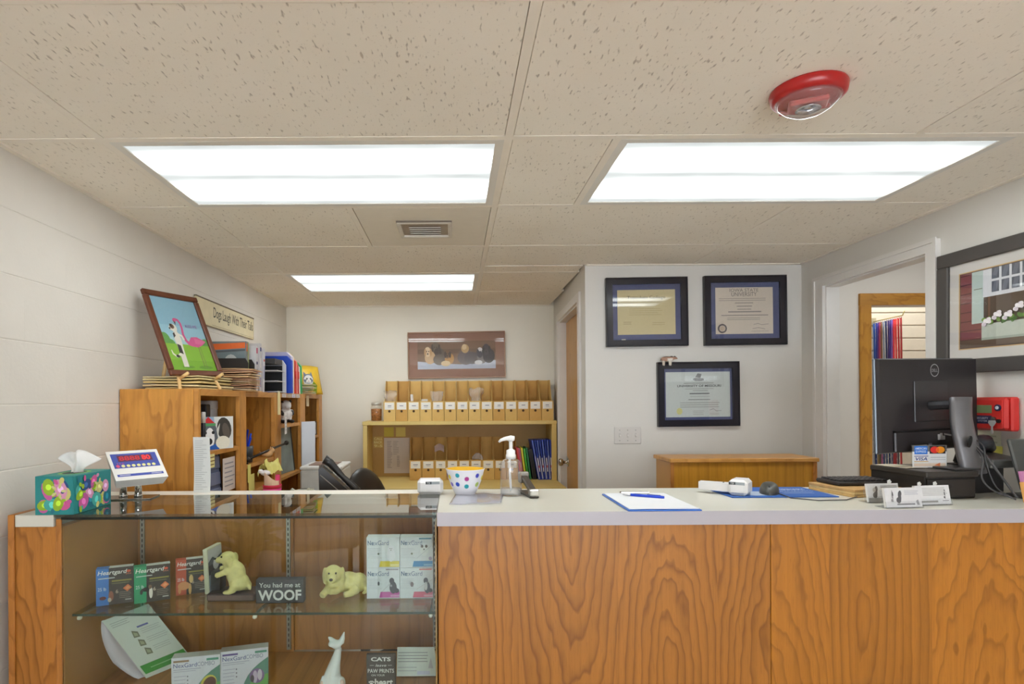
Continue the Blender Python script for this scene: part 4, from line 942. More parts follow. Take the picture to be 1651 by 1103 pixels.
# office chair
oc = thing('office_chair', 'black leather office chair seen edge on behind the display case', 'chair', (-.475, 3.16, 0), R(68))
LE = mat((36, 34, 34), .32, bmp=.2, bscale=200)
c = MB(); c.smooth = True
def pad(u, v):
    a = 2*pi*u; t = pi*v; k = (abs(cos(a))**.8, abs(sin(a))); x = .235*sin(t)*cos(a); z = -.30*cos(t); y = .065*sin(t)*sin(a)
    return (x, y+.10*(z+.3)*(z+.3)-.35*x*x, .745+z)
c.grid(pad, 28, 16); c.build('backrest', LE, oc)
c = MB(); c.smooth = True; c.ell((0, -.22, .47), (.25, .25, .05), 24, 12); c.build('seat', LE, oc)
c = MB(); c.cyl(.03, .12, .43, 16, Tm(0, -.2, 0)); c.build('gas_column', mat((60, 60, 60), .3, .6), oc)
for k in range(5):
    a = k*2*pi/5; c = MB(); c.tube([(0, -.2, .11), (.28*cos(a), -.2+.28*sin(a), .075)], [.025, .016], 8); l_ = c.build('base_leg', BLK, oc)
    c = MB(); c.smooth = True; c.cyl(.03, -.015, .015, 14, Tm(.28*cos(a), -.2+.28*sin(a), .03) @ Rm(pi/2, 'X')); c.build('caster', BLK, l_)
# ================================================================== BACK HUTCH, MAGAZINE FILES, BOOKLETS
HY0, HX0, HX1, HZ, DZ = 4.46, -.70, .775, 1.253, .80
YWOOD = mat((216, 190, 116), .45, var=.05, scale=7)
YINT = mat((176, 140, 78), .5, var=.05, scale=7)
hu = thing('desk_hutch', 'yellow wood veneer hutch against the far wall holding magazine files', 'hutch', (0, 0, 0))
MB().box(HX0, HY0, DZ, HX0+.032, YB-.004, HZ-.028, b=.001).build('side_panel', YWOOD, hu)
MB().box(HX1-.036, HY0, DZ, HX1, YB-.004, HZ-.028, b=.001).build('side_panel', YWOOD, hu)
MB().box(HX0-.004, HY0-.004, HZ-.028, HX1+.003, YB-.004, HZ, b=.002).build('top_board', YWOOD, hu)
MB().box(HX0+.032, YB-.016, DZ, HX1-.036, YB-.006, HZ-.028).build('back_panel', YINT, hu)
hd = thing('hutch_desk', 'yellow wood desk carrying the hutch on the far wall', 'desk', (0, 0, 0))
MB().box(HX0-.01, 4.07, DZ-.03, HX1-.0, YB-.004, DZ-.001, b=.002).build('desktop', YWOOD, hd)
for x in (HX0, HX1-.05): MB().box(x, 4.12, 0, x+.03, YB-.01, DZ-.03).build('leg_panel', YWOOD, hd)
MB().box(HX0+.03, 4.6, .3, HX1-.05, 4.615, DZ-.03).build('modesty_panel', YWOOD, hd)
KR = [mat((214, 176, 104), .75, var=.05), mat((204, 160, 88), .75, var=.06), mat((220, 184, 112), .75, var=.04)]
def mag_file(loc, w, label, group, k, hue, wide_label=False):
    t = thing('magazine_file', label, 'magazine file', loc, 0, group)
    d, hf, hb, th = .25, .152, .315, .003
    K = KR[hue]
    MB().box(-w/2, 0, 0, w/2, th, hf).build('front_panel', K, t)
    MB().box(-w/2, d-th, 0, w/2, d, hb).build('back_panel', K, t)
    for s in (-1, 1):
        x0, x1 = (-w/2, -w/2+th) if s < 0 else (w/2-th, w/2)
        MB().prism([(th, 0), (d-th, 0), (d-th, hb), (d*.62, hb), (d*.40, hf*1.2), (d*.30, hf), (th, hf)], x0, x1, 'YZ').build('side_panel', K, t)
    MB().box(-w/2+th, th, 0, w/2-th, d-th, th).build('bottom_panel', K, t)
    c = MB().box(-w*.40, -.0012, hf-.062, w*.40, 0, hf-.008); lb_ = c.build('label_card', mat((232, 230, 224), .6, var=.02), t)
    rr = random.Random(k*7+3)
    P = Print(w*.7, .046); P.r(.5-.3*rr.uniform(.5, 1), .48, .5+.3*rr.uniform(.5, 1), .60, (120, 124, 140))
    if rr.random() < .4: P.r(.3, .25, .7, .33, (170, 172, 186))
    P.build('writing', lb_, (0, -.0014, hf-.058))
    c = MB(); c.lathe([(.0, 0), (.0095, 0), (.0095, .0012), (0, .0012)], 14, Tm(0, 0, hf-.075) @ Rm(pi/2, 'X')); c.build('finger_hole', mat((78, 54, 28), .8), t)
    return t
TOPX = [618+19.62*i for i in range(15)]
for i in range(14):
    a, b_ = UY(TOPX[i], 660, 4.475).x, UY(TOPX[i+1], 660, 4.475).x
    x = (a+b_)/2; 
    mag_file((x, 4.475, HZ+.0005), (b_-a)-.003, 'kraft cardboard magazine file on top of the yellow hutch, %s from the left' % ORD[i], 'magazine files on top of the hutch', i, [2, 1, 2, 2, 0, 0, 0, 2, 0, 1, 0, 1, 1, 0][i])
LX = [660, 680, 701, 720, 739, 758, 777, 797, 816, 835]
for i in range(9):
    a, b_ = UY(LX[i], 740, 4.50).x, UY(LX[i+1], 740, 4.50).x
    mag_file(((a+b_)/2, 4.495, DZ+.0005), (b_-a)-.003, 'kraft cardboard magazine file inside the yellow hutch, %s from the left' % ORD[i], 'magazine files inside the hutch', i+20, [1, 1, 0, 1, 1, 1, 0, 1, 1][i])
# clear plastic bags and papers poking out of files
BAGM = glass((.985, .985, .98), 1.35, .3, .16, (.9, .9, .9))
def bag(px, w, h, sd, label):
    p = UY(px, 645, 4.53); z = HZ+.155
    c = MB(); c.smooth = True
    f = crumple(w, .05, h, sd, .02)
    c.slab(lambda u, v: ((u-.5)*w*(1+.5*v)+.018*mnoise.noise(Vector((u*4, v*4, sd))), .03*mnoise.noise(Vector((u*3, v*3, sd+5))), -.03+(h+.03)*v+.015*mnoise.noise(Vector((u*5, v*2, sd+8)))), 10, 8, .0006)
    tag(c.build('plastic_bag', BAGM, None, (p.x, 4.555, z)), label, 'plastic bag')
bag(629, .07, .08, 2.2, 'crumpled clear bag in the first file on top of the hutch'); bag(704, .07, .075, 5.1, 'crumpled clear bag in the fifth file on top of the hutch'); bag(768, .075, .10, 8.4, 'tall clear bag in the eighth file on top of the hutch')
p = UY(664, 640, 4.54)
note('folded_paper', 'folded white paper leaning out of the third top file', 'paper', .022, .11, (p.x, 4.60, HZ+.10), R(20), (226, 224, 218), 0, tilt=R(-12))
p = UY(684, 645, 4.54); note('folded_paper', 'white slip just showing in the fourth top file', 'paper', .05, .07, (p.x, 4.58, HZ+.10), R(0), (222, 218, 208), 0)
p = UY(708, 728, 4.54); 
c = MB(); c.slab(lambda u, v: ((u-.5)*.075, .04*v, .055*(1-v)**.5+.02*sin(3*u)), 6, 5, .001); tag(c.build('pink_pamphlet', mat((206, 186, 186), .6), None, (p.x, 4.57, DZ+.20)), 'pale pink pamphlet folded over in the third lower file', 'pamphlet')
p = UY(770, 741, 4.54); c = MB(); c.smooth = True; c.slab(lambda u, v: ((u-.5)*.08, .02*sin(4*u), .15+.05*v-.03*(2*u-1)**2), 8, 4, .0006); tag(c.build('plastic_bag', BAGM, None, (p.x, 4.56, DZ)), 'clear bag edge showing in the sixth lower file', 'plastic bag')
# jar
q = UY(607, 677, 4.56)
jr = thing('treat_jar', 'clear silver lidded jar of brown treats on the hutch top', 'jar', (q.x, 4.56, HZ+.0005))
c = MB(); c.smooth = True; c.lathe([(.036, 0), (.043, .004), (.044, .105), (.036, .118), (.034, .125)], 28); c.f.pop(); c.c.pop(); c.m.pop(); c.sm.pop(); c.build('glass', glass((.98, .98, .97), 1.5), jr)
c = MB(); c.smooth = True; c.lathe([(0, .004), (.039, .004), (.041, .095), (0, .098)], 28); tr_ = c.build('treats', mat((170, 112, 62), .7, var=.5, scale=70, bmp=.8, bscale=90), jr); tr_['kind'] = 'stuff'
c = MB(); c.smooth = True; c.lathe([(.037, .122), (.039, .125), (.039, .142), (.036, .145), (0, .145)], 28); c.build('lid', mat((196, 190, 178), .35, .4), jr)
P = Print(.045, .062); P.r(0, 0, 1, 1, (222, 214, 206)).r(.15, .75, .85, .85, (120, 110, 120)).lines(.15, .3, .85, .65, 4, (170, 160, 160)).e(.5, .15, .3, .1, (170, 60, 60)); P.fn = lambda p: (.0447*sin(p[0]/.0447), -.0447*cos(p[0]/.0447)+p[1], p[2]); P.build('label', jr, (0, 0, .025))
# notes on the hutch back
yb_ = YB-.0175
a = UY(640, 763, yb_); note('phone_list', 'typed white list taped inside the left of the hutch', 'paper', 41*yb_/F, 57*yb_/F, (a.x, yb_, a.z), 0, (206, 196, 188), 0)
P = Print(41*yb_/F, 57*yb_/F); P.lines(.12, .14, .33, .92, 17, (160, 148, 146), .4, .4).lines(.36, .52, .60, .92, 9, (166, 156, 152), .35, .5, 4).lines(.5, .18, .62, .5, 7, (150, 142, 140), .4, .3, 5); lst = [o for o in COL.objects if o.name.startswith('phone_list')][0]; P.build('typed_list', lst, (0, -.0028, 0))
for px, lab in ((627, 'left'), (646, 'right')):
    a = UY(px, 704, yb_); note('sticky_note', '%s yellow square sticky note above the typed list in the hutch' % lab, 'sticky note', 15.5*yb_/F, 15*yb_/F, (a.x, yb_, a.z), 0, (204, 186, 76) if lab == 'left' else (218, 200, 110))
a = UY(610, 722, yb_); o = note('sticker_sheet', 'pale yellow sticker sheet with scribbled letters at the hutch left corner', 'note', 15*yb_/F, 18*yb_/F, (a.x, yb_, a.z), 0, (196, 166, 92))
P = Print(15*yb_/F, 18*yb_/F); 
for k, s_ in enumerate(('CALL', 'BACK', '9-5')): P.t(s_, .5, .70-.32*k, .22, (232, 222, 160), 'c', .9, .02)
P.build('scribble', o, (0, -.0028, 0))
# colour folders and blue spiral booklets
rr = random.Random(3)
def leaner(name, label, cat, px0, px1, top, y, col, th, h, dep, group, lean, bands=None):
    q = UY(px1, 772, y); t = thing(name, label, cat, (q.x, y, DZ+.001), 0, group); t.rotation_euler = (0, R(lean), 0)
    MB().box(-th, 0, 0, 0, dep, h, b=.0008).build('cover', mat(col, .35), t)
    if bands:
        P = Print(th*.9, h)
        for v0, v1, c_ in bands: P.r(.1, v0, .9, v1, c_)
        P.build('spine_print', t, (-th/2, -.0004, 0))
for k, (px, c_, lab) in enumerate(((842, (206, 60, 66), 'red folder leaning inside the hutch left of the yellow one'), (845, (170, 80, 110), 'dusty pink folder wedged behind the red one'), (849, (216, 206, 60), 'yellow folder leaning inside the hutch between pink and green'), (853, (66, 170, 50), 'bright green folder leaning next to the yellow one'), (857, (20, 110, 66), 'dark green folder leaning against the bright green one'))):
    leaner('pocket_folder', lab, 'folder', 0, px, 0, 4.50, c_, .014, .245-.006*(k % 2), .18, None, -7)
leaner('black_binder', 'black binder between the green folders and blue booklets', 'binder', 0, 866, 0, 4.51, (24, 24, 26), .032, .235, .18, None, -9)
for k in range(9):
    px = 871+k*2.9; ln = -10+k*1.05
    leaner('spiral_booklet', 'navy spiral booklet in the hutch, %s of nine from the left' % ORD[k], 'booklet', 0, px, 0, 4.485+.002*(k % 2), (22, 48, 150) if k % 2 else (28, 60, 176), .0125, .305, .2, 'navy spiral booklets', ln, [(.02, .60, (170, 176, 214)), (.60, .98, (96, 116, 190))] if k % 2 == 0 else [(.2, .55, (206, 206, 224)), (.3, .36, (196, 110, 120))])
# framed puppies on the back wall
A_, B__ = UY(658, 611, YB-.02), UY(815, 533, YB-.02)
w, h = B__.x-A_.x, B__.z-A_.z-.01
pf = thing('framed_photo', 'wide framed photo of six puppies on snow with a brown mat', 'picture', ((A_.x+B__.x)/2, YB-.004, A_.z+.004)); pf.rotation_euler = (0, R(-.6), 0)
def frame4(t, w, h, e, d, m, bev=.003):
    MB().box(-w/2, -d, 0, w/2, 0, e, b=bev).build('frame_rail', m, t); MB().box(-w/2, -d, h-e, w/2, 0, h, b=bev).build('frame_rail', m, t)
    MB().box(-w/2, -d, e, -w/2+e, 0, h-e, b=bev).build('frame_stile', m, t); MB().box(w/2-e, -d, e, w/2, 0, h-e, b=bev).build('frame_stile', m, t)
frame4(pf, w, h, .010, .02, mat((150, 116, 92), .3, .4))
MB().box(-w/2+.008, -.008, .008, w/2-.008, -.001, h-.008).build('mat_board', mat((150, 110, 92), .7, var=.03), pf)
P = Print(w*.80, h*.60)
P.r(0, 0, 1, 1, (128, 98, 76)).r(0, .55, 1, .72, (112, 84, 62)).p([(0, 0), (1, 0), (1, .30), (.75, .24), (.55, .16), (.3, .2), (0, .28)], (196, 204, 222))
def pup(u, s, body, face, ear):
    P.e(u+.02*s, .36*s+.06, .07*s, .24*s, body).e(u-.01, .62*s, .042*s, .18*s, face).e(u-.04*s, .60*s, .015, .14*s, ear).e(u+.03*s, .60*s, .015, .14*s, ear).e(u-.022, .64*s, .006, .025, (30, 24, 22)).e(u+.004, .64*s, .006, .025, (30, 24, 22)).e(u-.009, .55*s, .009, .03, (30, 24, 22))
pup(.24, 1.22, (96, 80, 66), (110, 92, 76), (70, 56, 46)); P.e(.26, .60, .05, .16, (70, 58, 48))
pup(.14, 1.0, (206, 172, 130), (226, 200, 164), (196, 156, 112)); P.e(.28, .34, .08, .2, (100, 84, 72))
pup(.39, .85, (190, 140, 70), (120, 86, 54), (60, 44, 36)); P.e(.36, .2, .06, .1, (222, 196, 150))
P.e(.62, .4, .11, .26, (96, 82, 84)).e(.61, .72, .05, .16, (196, 160, 110)).e(.60, .78, .03, .1, (222, 196, 150)).e(.70, .38, .1, .22, (84, 74, 78))
pup(.81, .95, (120, 112, 116), (214, 210, 212), (60, 58, 66)); P.e(.80, .5, .03, .12, (56, 54, 64)); pup(.89, 1.1, (50, 46, 52), (66, 60, 66), (40, 36, 42)); P.e(.78, .22, .05, .08, (214, 214, 220))
for e_ in P.mb.v: pass
P.mb.v = [(min(max(x, -w*.4), w*.4), y, min(max(z, 0), h*.6)) for x, y, z in P.mb.v]
P.build('photo', pf, (0, -.0085, h*.20))
MB().box(-w/2+.01, -.0165, .01, w/2-.01, -.0155, h-.01).build('glazing', glass(), pf)

# ================================================================== MIDDLE WALL: CERTIFICATES, SWITCH, OAK CABINET
def cert(x0, y0, x1, y1, label, paper, draw, roll):
    a, b_ = UY(x0, y1, YC-.02), UY(x1, y0, YC-.02); w, h = b_.x-a.x, b_.z-a.z
    t = thing('framed_certificate', label, 'certificate', ((a.x+b_.x)/2, YC-.002, a.z)); t.rotation_euler = (0, R(roll), 0)
    m = mat((34, 32, 40), .22, var=.03)
    e, d = .038, .024
    MB().prism([(-w/2, 0), (w/2, 0), (w/2-e, e), (-w/2+e, e)], -d, 0).build('frame_rail', m, t); MB().prism([(-w/2, h), (w/2, h), (w/2-e, h-e), (-w/2+e, h-e)], -d, 0).build('frame_rail', m, t)
    MB().prism([(-w/2, 0), (-w/2+e, e), (-w/2+e, h-e), (-w/2, h)], -d, 0).build('frame_stile', m, t); MB().prism([(w/2, 0), (w/2-e, e), (w/2-e, h-e), (w/2, h)], -d, 0).build('frame_stile', m, t)
    for z in (0, h-.008): MB().box(-w/2, -d-.006, z, w/2, -d, z+.008, b=.002).build('frame_lip', m, t)
    for x in (-w/2, w/2-.008): MB().box(x, -d-.006, .008, x+.008, -d, h-.008, b=.002).build('frame_lip', m, t)
    MB().box(-w/2+e-.003, -.010, e-.003, w/2-e+.003, -.002, h-e+.003).build('mat_board', mat((72, 80, 122), .7, var=.03), t)
    u0, v0, u1, v1 = paper; P = Print(w*(u1-u0), h*(v1-v0)); draw(P); P.build('certificate', t, (w*((u0+u1)/2-.5), -.0104, h*v0))
    MB().box(-w/2+e-.002, -.0175, e-.002, w/2-e+.002, -.0165, h-e+.002).build('glazing', glass(), t)
    return t, w, h
def c1(P):
    P.r(0, 0, 1, 1, (208, 194, 150)); P.t('Tusculum College', .5, .78, .085, (96, 82, 56), 'c', .66)
    P.lines(.2, .42, .8, .60, 4, (186, 166, 118), .22, .4); P.lines(.1, .22, .28, .3, 2, (170, 150, 110), .3); P.lines(.6, .2, .88, .28, 2, (186, 166, 120), .3)
def c2(P):
    P.r(0, 0, 1, 1, (214, 202, 188)); P.t('IOWA STATE', .5, .905, .07, (120, 112, 108), 'c', .50); P.t('UNIVERSITY', .5, .81, .085, (112, 104, 102), 'c', .44)
    P.lines(.06, .70, .94, .78, 2, (160, 150, 142), .3, .08); P.lines(.34, .64, .66, .69, 1, (160, 150, 142), .4, .1); P.lines(.37, .57, .64, .62, 1, (150, 142, 136), .4, .1); P.lines(.38, .51, .62, .55, 1, (150, 142, 136), .4, 0); P.lines(.22, .45, .80, .50, 1, (140, 132, 128), .5, .05); P.lines(.1, .38, .92, .42, 1, (150, 142, 136), .5, .05); P.lines(.2, .29, .80, .36, 2, (150, 142, 136), .3, .05)
    P.ring(.115, .12, .065, .10, (92, 84, 86)); P.e(.115, .12, .05, .05, (196, 176, 156)); P.l([(.66, .2), (.74, .22), (.80, .19), (.92, .21)], .008, (120, 110, 110)); P.l([(.64, .11), (.74, .13), (.86, .10)], .008, (120, 110, 110)); P.lines(.62, .04, .93, .07, 1, (170, 160, 150))
def c3(P):
    P.r(0, 0, 1, 1, (200, 208, 206)); P.p([(.46, .88), (.5, .97), (.56, .95), (.54, .86)], (130, 132, 132)).p([(.44, .86), (.58, .86), (.6, .82), (.56, .80), (.46, .80), (.42, .83)], (120, 122, 122))
    P.t('UNIVERSITY OF MISSOURI', .52, .665, .05, (84, 84, 88), 'c', .68, .02); P.lines(.28, .73, .76, .77, 1, (150, 154, 152), .4); P.lines(.3, .61, .76, .64, 1, (150, 154, 152), .35); P.lines(.42, .57, .66, .60, 1, (150, 154, 152), .4); P.lines(.37, .50, .68, .54, 1, (110, 112, 114), .6, 0); P.lines(.38, .44, .70, .47, 1, (160, 164, 162), .3); P.lines(.35, .37, .69, .40, 1, (130, 134, 134), .5, 0); P.lines(.22, .20, .85, .34, 3, (156, 160, 158), .3, .1)
    P.e(.21, .13, .045, .075, (208, 206, 140)); P.l([(.68, .15), (.74, .18), (.78, .13), (.86, .14)], .008, (110, 112, 114)); P.lines(.42, .04, .6, .15, 3, (160, 164, 162), .25); P.lines(.68, .04, .88, .09, 2, (160, 164, 162), .25)
ct1, w1, h1 = cert(978, 447, 1109, 559, 'black framed certificate on cream paper with a navy mat, beside the tan door', (.145, .175, .855, .825), c1, -.6)
cert(1136, 444, 1268, 557, 'black framed diploma with a round seal at lower left and navy mat', (.145, .165, .845, .835), c2, -.4)
ct3, w3, h3 = cert(1061, 583, 1192, 688, 'black framed pale blue diploma hung lowest, with a bull figure on its corner', (.105, .145, .895, .845), c3, -.4)
MB().box(-.012, -.001, -.008, .012, 0, .010, b=.0004).build('pin_badge', mat((224, 222, 214), .3), ct1, (-w1*.29, -.0178, h1*.085))
# small bull figure on the corner of the lowest frame
p = UY(1075, 592, YC-.04)
fg = MB(); fg.ell((0, 0, .038), (.034, .012, .015)); fg.ell((.026, 0, .041), (.014, .011, .014))
for x, y in ((-.024, -.006), (-.016, .006), (.012, -.006), (.022, .006)): fg.tube([(x, y, .034), (x+.001, y, .012), (x, y, .0)], [.008, .006, .0055], 8)
fg.ell((.044, 0, .043), (.012, .008, .009)); fg.ell((.055, 0, .040), (.006, .005, .005)); fg.tube([(.042, -.003, .048), (.044, -.008, .058)], [.0035, .0015], 6); fg.tube([(.042, .003, .048), (.044, .008, .058)], [.0035, .0015], 6); fg.tube([(-.033, 0, .042), (-.040, 0, .02)], [.003, .002], 6)
me = fused(fg, .0028, 3); me.materials.append(mat((176, 138, 118), .6, var=.1)); me.materials.append(mat((222, 214, 204), .6)); me.materials.append(mat((86, 72, 62), .6))
for p_ in me.polygons:
    c_ = p_.center
    p_.material_index = 1 if (c_.z < .026 or (c_.x > .0 and c_.z < .04 and c_.x < .03)) else (2 if c_.z > .047 or c_.x < -.034 else 0)
bl_ = tag(link('bull_figure', me, None, (p.x, YC-.045, ct3.location.z+h3-.022), 0), 'tiny brown and white bull figure perched on the lowest certificate', 'figurine')
# switch plate
a, b_ = UY(990, 716, YC), UY(1033, 688, YC)
sw = thing('switch_plate', 'white three gang light switch plate on the wall left of the oak cabinet', 'switch', ((a.x+b_.x)/2, YC-.0002, a.z)); w, h = b_.x-a.x, b_.z-a.z
MB().box(-w/2, -.006, 0, w/2, 0, h, b=.003).build('plate', mat((206, 202, 198), .35, var=.01), sw)
for k in (-1, 0, 1):
    MB().box(-.005, -.007, -.012, .005, -.006, .012).build('slot', mat((190, 186, 182), .4), sw, (k*.046, 0, h/2))
    MB().box(-.0035, -.018, -.003, .0035, -.007, .007, b=.001).build('toggle', mat((222, 218, 214), .3), sw, (k*.046, 0, h/2), (.35, 0, 0))
    for z in (-.03, .03): c = MB(); c.cyl(.003, 0, .001, 8, Tm(k*.046, -.006, h/2+z) @ Rm(pi/2, 'X')); c.build('screw', mat((150, 148, 146), .3, .6), sw)
# oak cabinet behind the counter
oc_ = thing('oak_cabinet', 'low oak cabinet with a light capped top behind the white counter', 'cabinet', (0, 0, 0))
a, b_ = UY(1082, 746, 2.95), UY(1314, 746, 2.95)
MB().box(a.x, 2.95, 0, b_.x, 3.17, 1.088, b=.002).build('body', wood((196, 140, 46), (150, 96, 26), 22, .5, 'X', 'Z', .35, .3, .05, seed=7), oc_)
MB().box(a.x-.012, 2.93, 1.088, b_.x+.012, 3.18, 1.108, b=.003).build('cap', wood((206, 150, 76), (160, 104, 44), 34, .2, 'Y', 'X', .4, .35, .05), oc_)
MB().box(a.x-.006, 2.942, 0, a.x+.012, 2.95, 1.088).build('edge_strip', OAK_EDGE, oc_); MB().box(b_.x-.012, 2.942, 0, b_.x+.006, 2.95, 1.088).build('edge_strip', OAK_EDGE, oc_)
# ================================================================== RIGHT SIDE OF THE COUNTER
mp = thing('mouse_pad', 'blue mouse pad with white text and a pale map on the counter', 'mouse pad', (1.113, 1.972, CT+.0005))
MB().box(-.181, 0, 0, .181, .222, .003, b=.001).build('pad', mat((40, 92, 172), .6, var=.02), mp)
P = Print(.362, .222)
P.p([(.12, .35), (.22, .42), (.30, .55), (.42, .52), (.5, .4), (.48, .22), (.40, .14), (.26, .12), (.2, .2)], (176, 190, 214)).p([(.04, .1), (.5, .1), (.42, .04), (.08, .04)], (60, 110, 186))
P.t('VETERINARY', .76, .66, .13, (206, 216, 232), 'c', .36, .02).t('SPECIALISTS', .78, .50, .08, (196, 208, 228), 'c', .34); P.lines(.6, .3, .96, .42, 2, (170, 188, 218), .35, .2)
P.build('print', mp, (0, 0, .0032), (R(-90), 0, 0))
q = UZ(1196, 797, CT+.004)
scanner('white handheld pet scanner with its handle to the left on the blue mouse pad', (q.x+.02, 2.01, CT+.0037), R(52), 1.15, True)
q = UZ(1246, 797, CT+.004)
ms = thing('mouse', 'dark grey wired computer mouse on the blue mouse pad', 'mouse', (q.x, 2.045, CT+.0037), R(-118))
c = MB(); c.smooth = True
def mouse_fn(u, v):
    a = 2*pi*u; t = v*pi/2; x = .052*cos(a)*cos(t)**.6; y = .031*sin(a)*cos(t)**.6*(1-.12*cos(a)); return (x, y, .036*sin(t)**.9*(1-.35*cos(a)*cos(t)))
c.grid(mouse_fn, 28, 10); c.build('shell', mat((70, 70, 66), .35, var=.04), ms)
c = MB(); c.smooth = True; c.lathe([(.006, -.003), (.006, .003)], 16, Tm(.030, 0, .0235) @ Rm(pi/2, 'X')); c.build('scroll_wheel', mat((30, 30, 30), .6), ms)
c = MB(); c.box(.0, -.0006, 0, .05, .0006, .001, M=Tm(0, 0, .034) @ Rm(R(22), 'Y')); c.build('button_gap', mat((24, 24, 24), .7), ms)
c = MB(); c.smooth = True; c.tube([UZ(1254, 795, CT+.008), UZ(1275, 803, CT+.005), UZ(1320, 807, CT+.003), UZ(1365, 806, CT+.003), UZ(1385, 800, CT+.004), UZ(1400, 797, CT+.003)], .0019, 8)
tag(c.build('mouse_cable', mat((74, 72, 74), .5)), 'thin grey mouse cable curving over the mouse pad edge', 'cable')
# wood block and keyboard
nb = thing('notepad_block', 'tan block of stacked notepads under the keyboard', 'notepad', (1.335, 1.958, CT+.0005), R(10))
zz = 0.
for k, c_ in enumerate(((206, 168, 108), (222, 190, 130), (198, 156, 98))):
    MB().box(.002*(k % 2), .002*(k % 2), zz, .24, .20, zz+.0085, b=.0008).build('pad', mat(c_, .75, var=.1, scale=40), nb); zz += .009
kb = thing('keyboard', 'flat black computer keyboard resting on the tan notepads', 'keyboard', (1.355, 2.04, CT+.0285), R(3))
MB().box(-.02, 0, 0, .175, .12, .014, b=.004).build('case', mat((44, 40, 40), .5), kb)
ky = MB().box(0, 0, 0, .0155, .0155, .007, b=.002).mesh('key', mat((58, 54, 54), .5))
for i in range(9):
    for j in range(5): link('key', ky, kb, (-.010+i*.0198, .010+j*.0198, .0135))
# card holders
def card_holder(label, px, py, rz, art, flower, ww=.118):
    q = UZ(px, py, CT); t = thing('card_holder', label, 'card holder', (q.x, q.y, CT+.0005), rz)
    w, h = ww, .058; tl = R(-10)
    A = glass((.95, .96, .97), 1.5, .02, .05)
    c = MB(); c.box(-w/2-.003, .010, 0, w/2+.003, .0125, h*.96, M=Rm(tl, 'X')); c.box(-w/2-.003, -.004, 0, w/2+.003, -.002, .02, M=Rm(tl, 'X')); c.box(-w/2-.003, -.004, 0, w/2+.003, .04, .0022); c.build('acrylic_stand', A, t)
    st_ = MB().box(-w/2, -.0015, .003, w/2, .0075, .003+h, M=Rm(tl, 'X'), b=.0004).build('card_stack', mat((222, 220, 218), .6, var=.02), t)
    P = Print(w, h)
    P.r(0, 0, 1, 1, (222, 222, 224)); art(P); P.build('card_print', st_, (0, -.0016*cos(tl)+.0, .003), (tl, 0, 0))
    for x in flower:
        c = MB(); c.smooth = True
        for k in range(5): c.ell((.004*cos(k*1.257), 0, .004*sin(k*1.257)), (.0036, .002, .0036), 8, 6)
        c.build('flower_pin', mat((206, 206, 204), .4), t, (x, .016, h+.006))
G1, G2 = (96, 94, 98), (150, 148, 152)
def dogart(P, u, s, c=G1):
    P.e(u, .55, .035*s, .20*s, c).e(u+.02*s, .72, .03*s, .11*s, c).e(u-.03*s, .36, .05*s, .12*s, c).r(u+.0*s, .28, u+.02*s, .5, c)
def a1(P): dogart(P, .40, 1.3); dogart(P, .20, .6, G2); P.p([(.18, .6), (.2, .9), (.23, .6)], G1); P.p([(.86, .1), (.84, .3), (.9, .38), (.93, .1)], G2); P.lines(.54, .62, .95, .86, 3, (170, 172, 186), .3, .2); P.lines(.3, .08, .8, .22, 1, (120, 120, 126), .5, 0)
def a2(P): dogart(P, .26, 1.35, (120, 116, 114)); P.e(.21, .66, .05, .12, (190, 186, 182)); P.r(0, 0, 1, .22, (150, 146, 142)); P.lines(.42, .55, .96, .92, 4, (150, 150, 152), .3, .2)
def a3(P): P.p([(.06, .35), (.05, .9), (.11, .92), (.12, .4)], (90, 84, 84)); P.lines(.2, .45, .92, .9, 6, (168, 166, 162), .35, .1); P.r(.02, .1, .62, .2, (150, 146, 142)); dogart(P, .84, .5); P.r(.76, .17, .94, .2, G1)
card_holder('appointment card stand with a sketched dog, foremost of the three', 1458, 819.5, R(6), a1, [])
card_holder('appointment card stand with a grey dog photo, leftmost of the three', 1426, 811, R(4), a2, [.03], .105)
card_holder('appointment card stand with ruled lines, rightmost of the three', 1506, 815, R(7), a3, [-.035, .02])
# cash drawer
FRc, yaw, DWd = UZ(1576, 804, CT), R(6), .185
cx_, sx_ = cos(yaw), sin(yaw)
cdw = thing('cash_box', 'black metal cash box at the right end of the counter', 'cash box', (FRc.x-DWd*cx_, FRc.y-DWd*sx_, CT+.0005), yaw)
BK = mat((40, 37, 35), .42, .2, var=.06)
MB().box(0, .006, 0, DWd, .225, .089, b=.003).build('case', BK, cdw)
MB().box(.006, 0, .006, DWd-.006, .006, .066, b=.002).build('drawer_front', mat((46, 42, 40), .4, .2), cdw)
MB().box(-.002, -.004, .072, DWd+.002, .227, .091, b=.003).build('lid', mat((58, 54, 50), .4, .2), cdw)
c = MB(); c.cyl(.007, 0, .004, 14, Tm(.08, 0, .042) @ Rm(pi/2, 'X')); c.build('lock', mat((20, 18, 18), .5), cdw)
TZ2 = CT+.0925
def on_drawer(x, y, z=0): return Vector((FRc.x-DWd*cx_ + x*cx_-y*sx_, FRc.y-DWd*sx_ + x*sx_+y*cx_, TZ2+z))
o = tag(MB().slab(lambda u, v: ((u-.5)*.09, (v-.5)*.12, .0015+.0012*sin(4*u)), 5, 3, .0012).build('receipt_sheet', mat((214, 204, 184), .7)), 'cream sheet of paper lying on the black cash box', 'paper'); o.location = on_drawer(.05, .15); o.rotation_euler = (0, 0, yaw+.1)
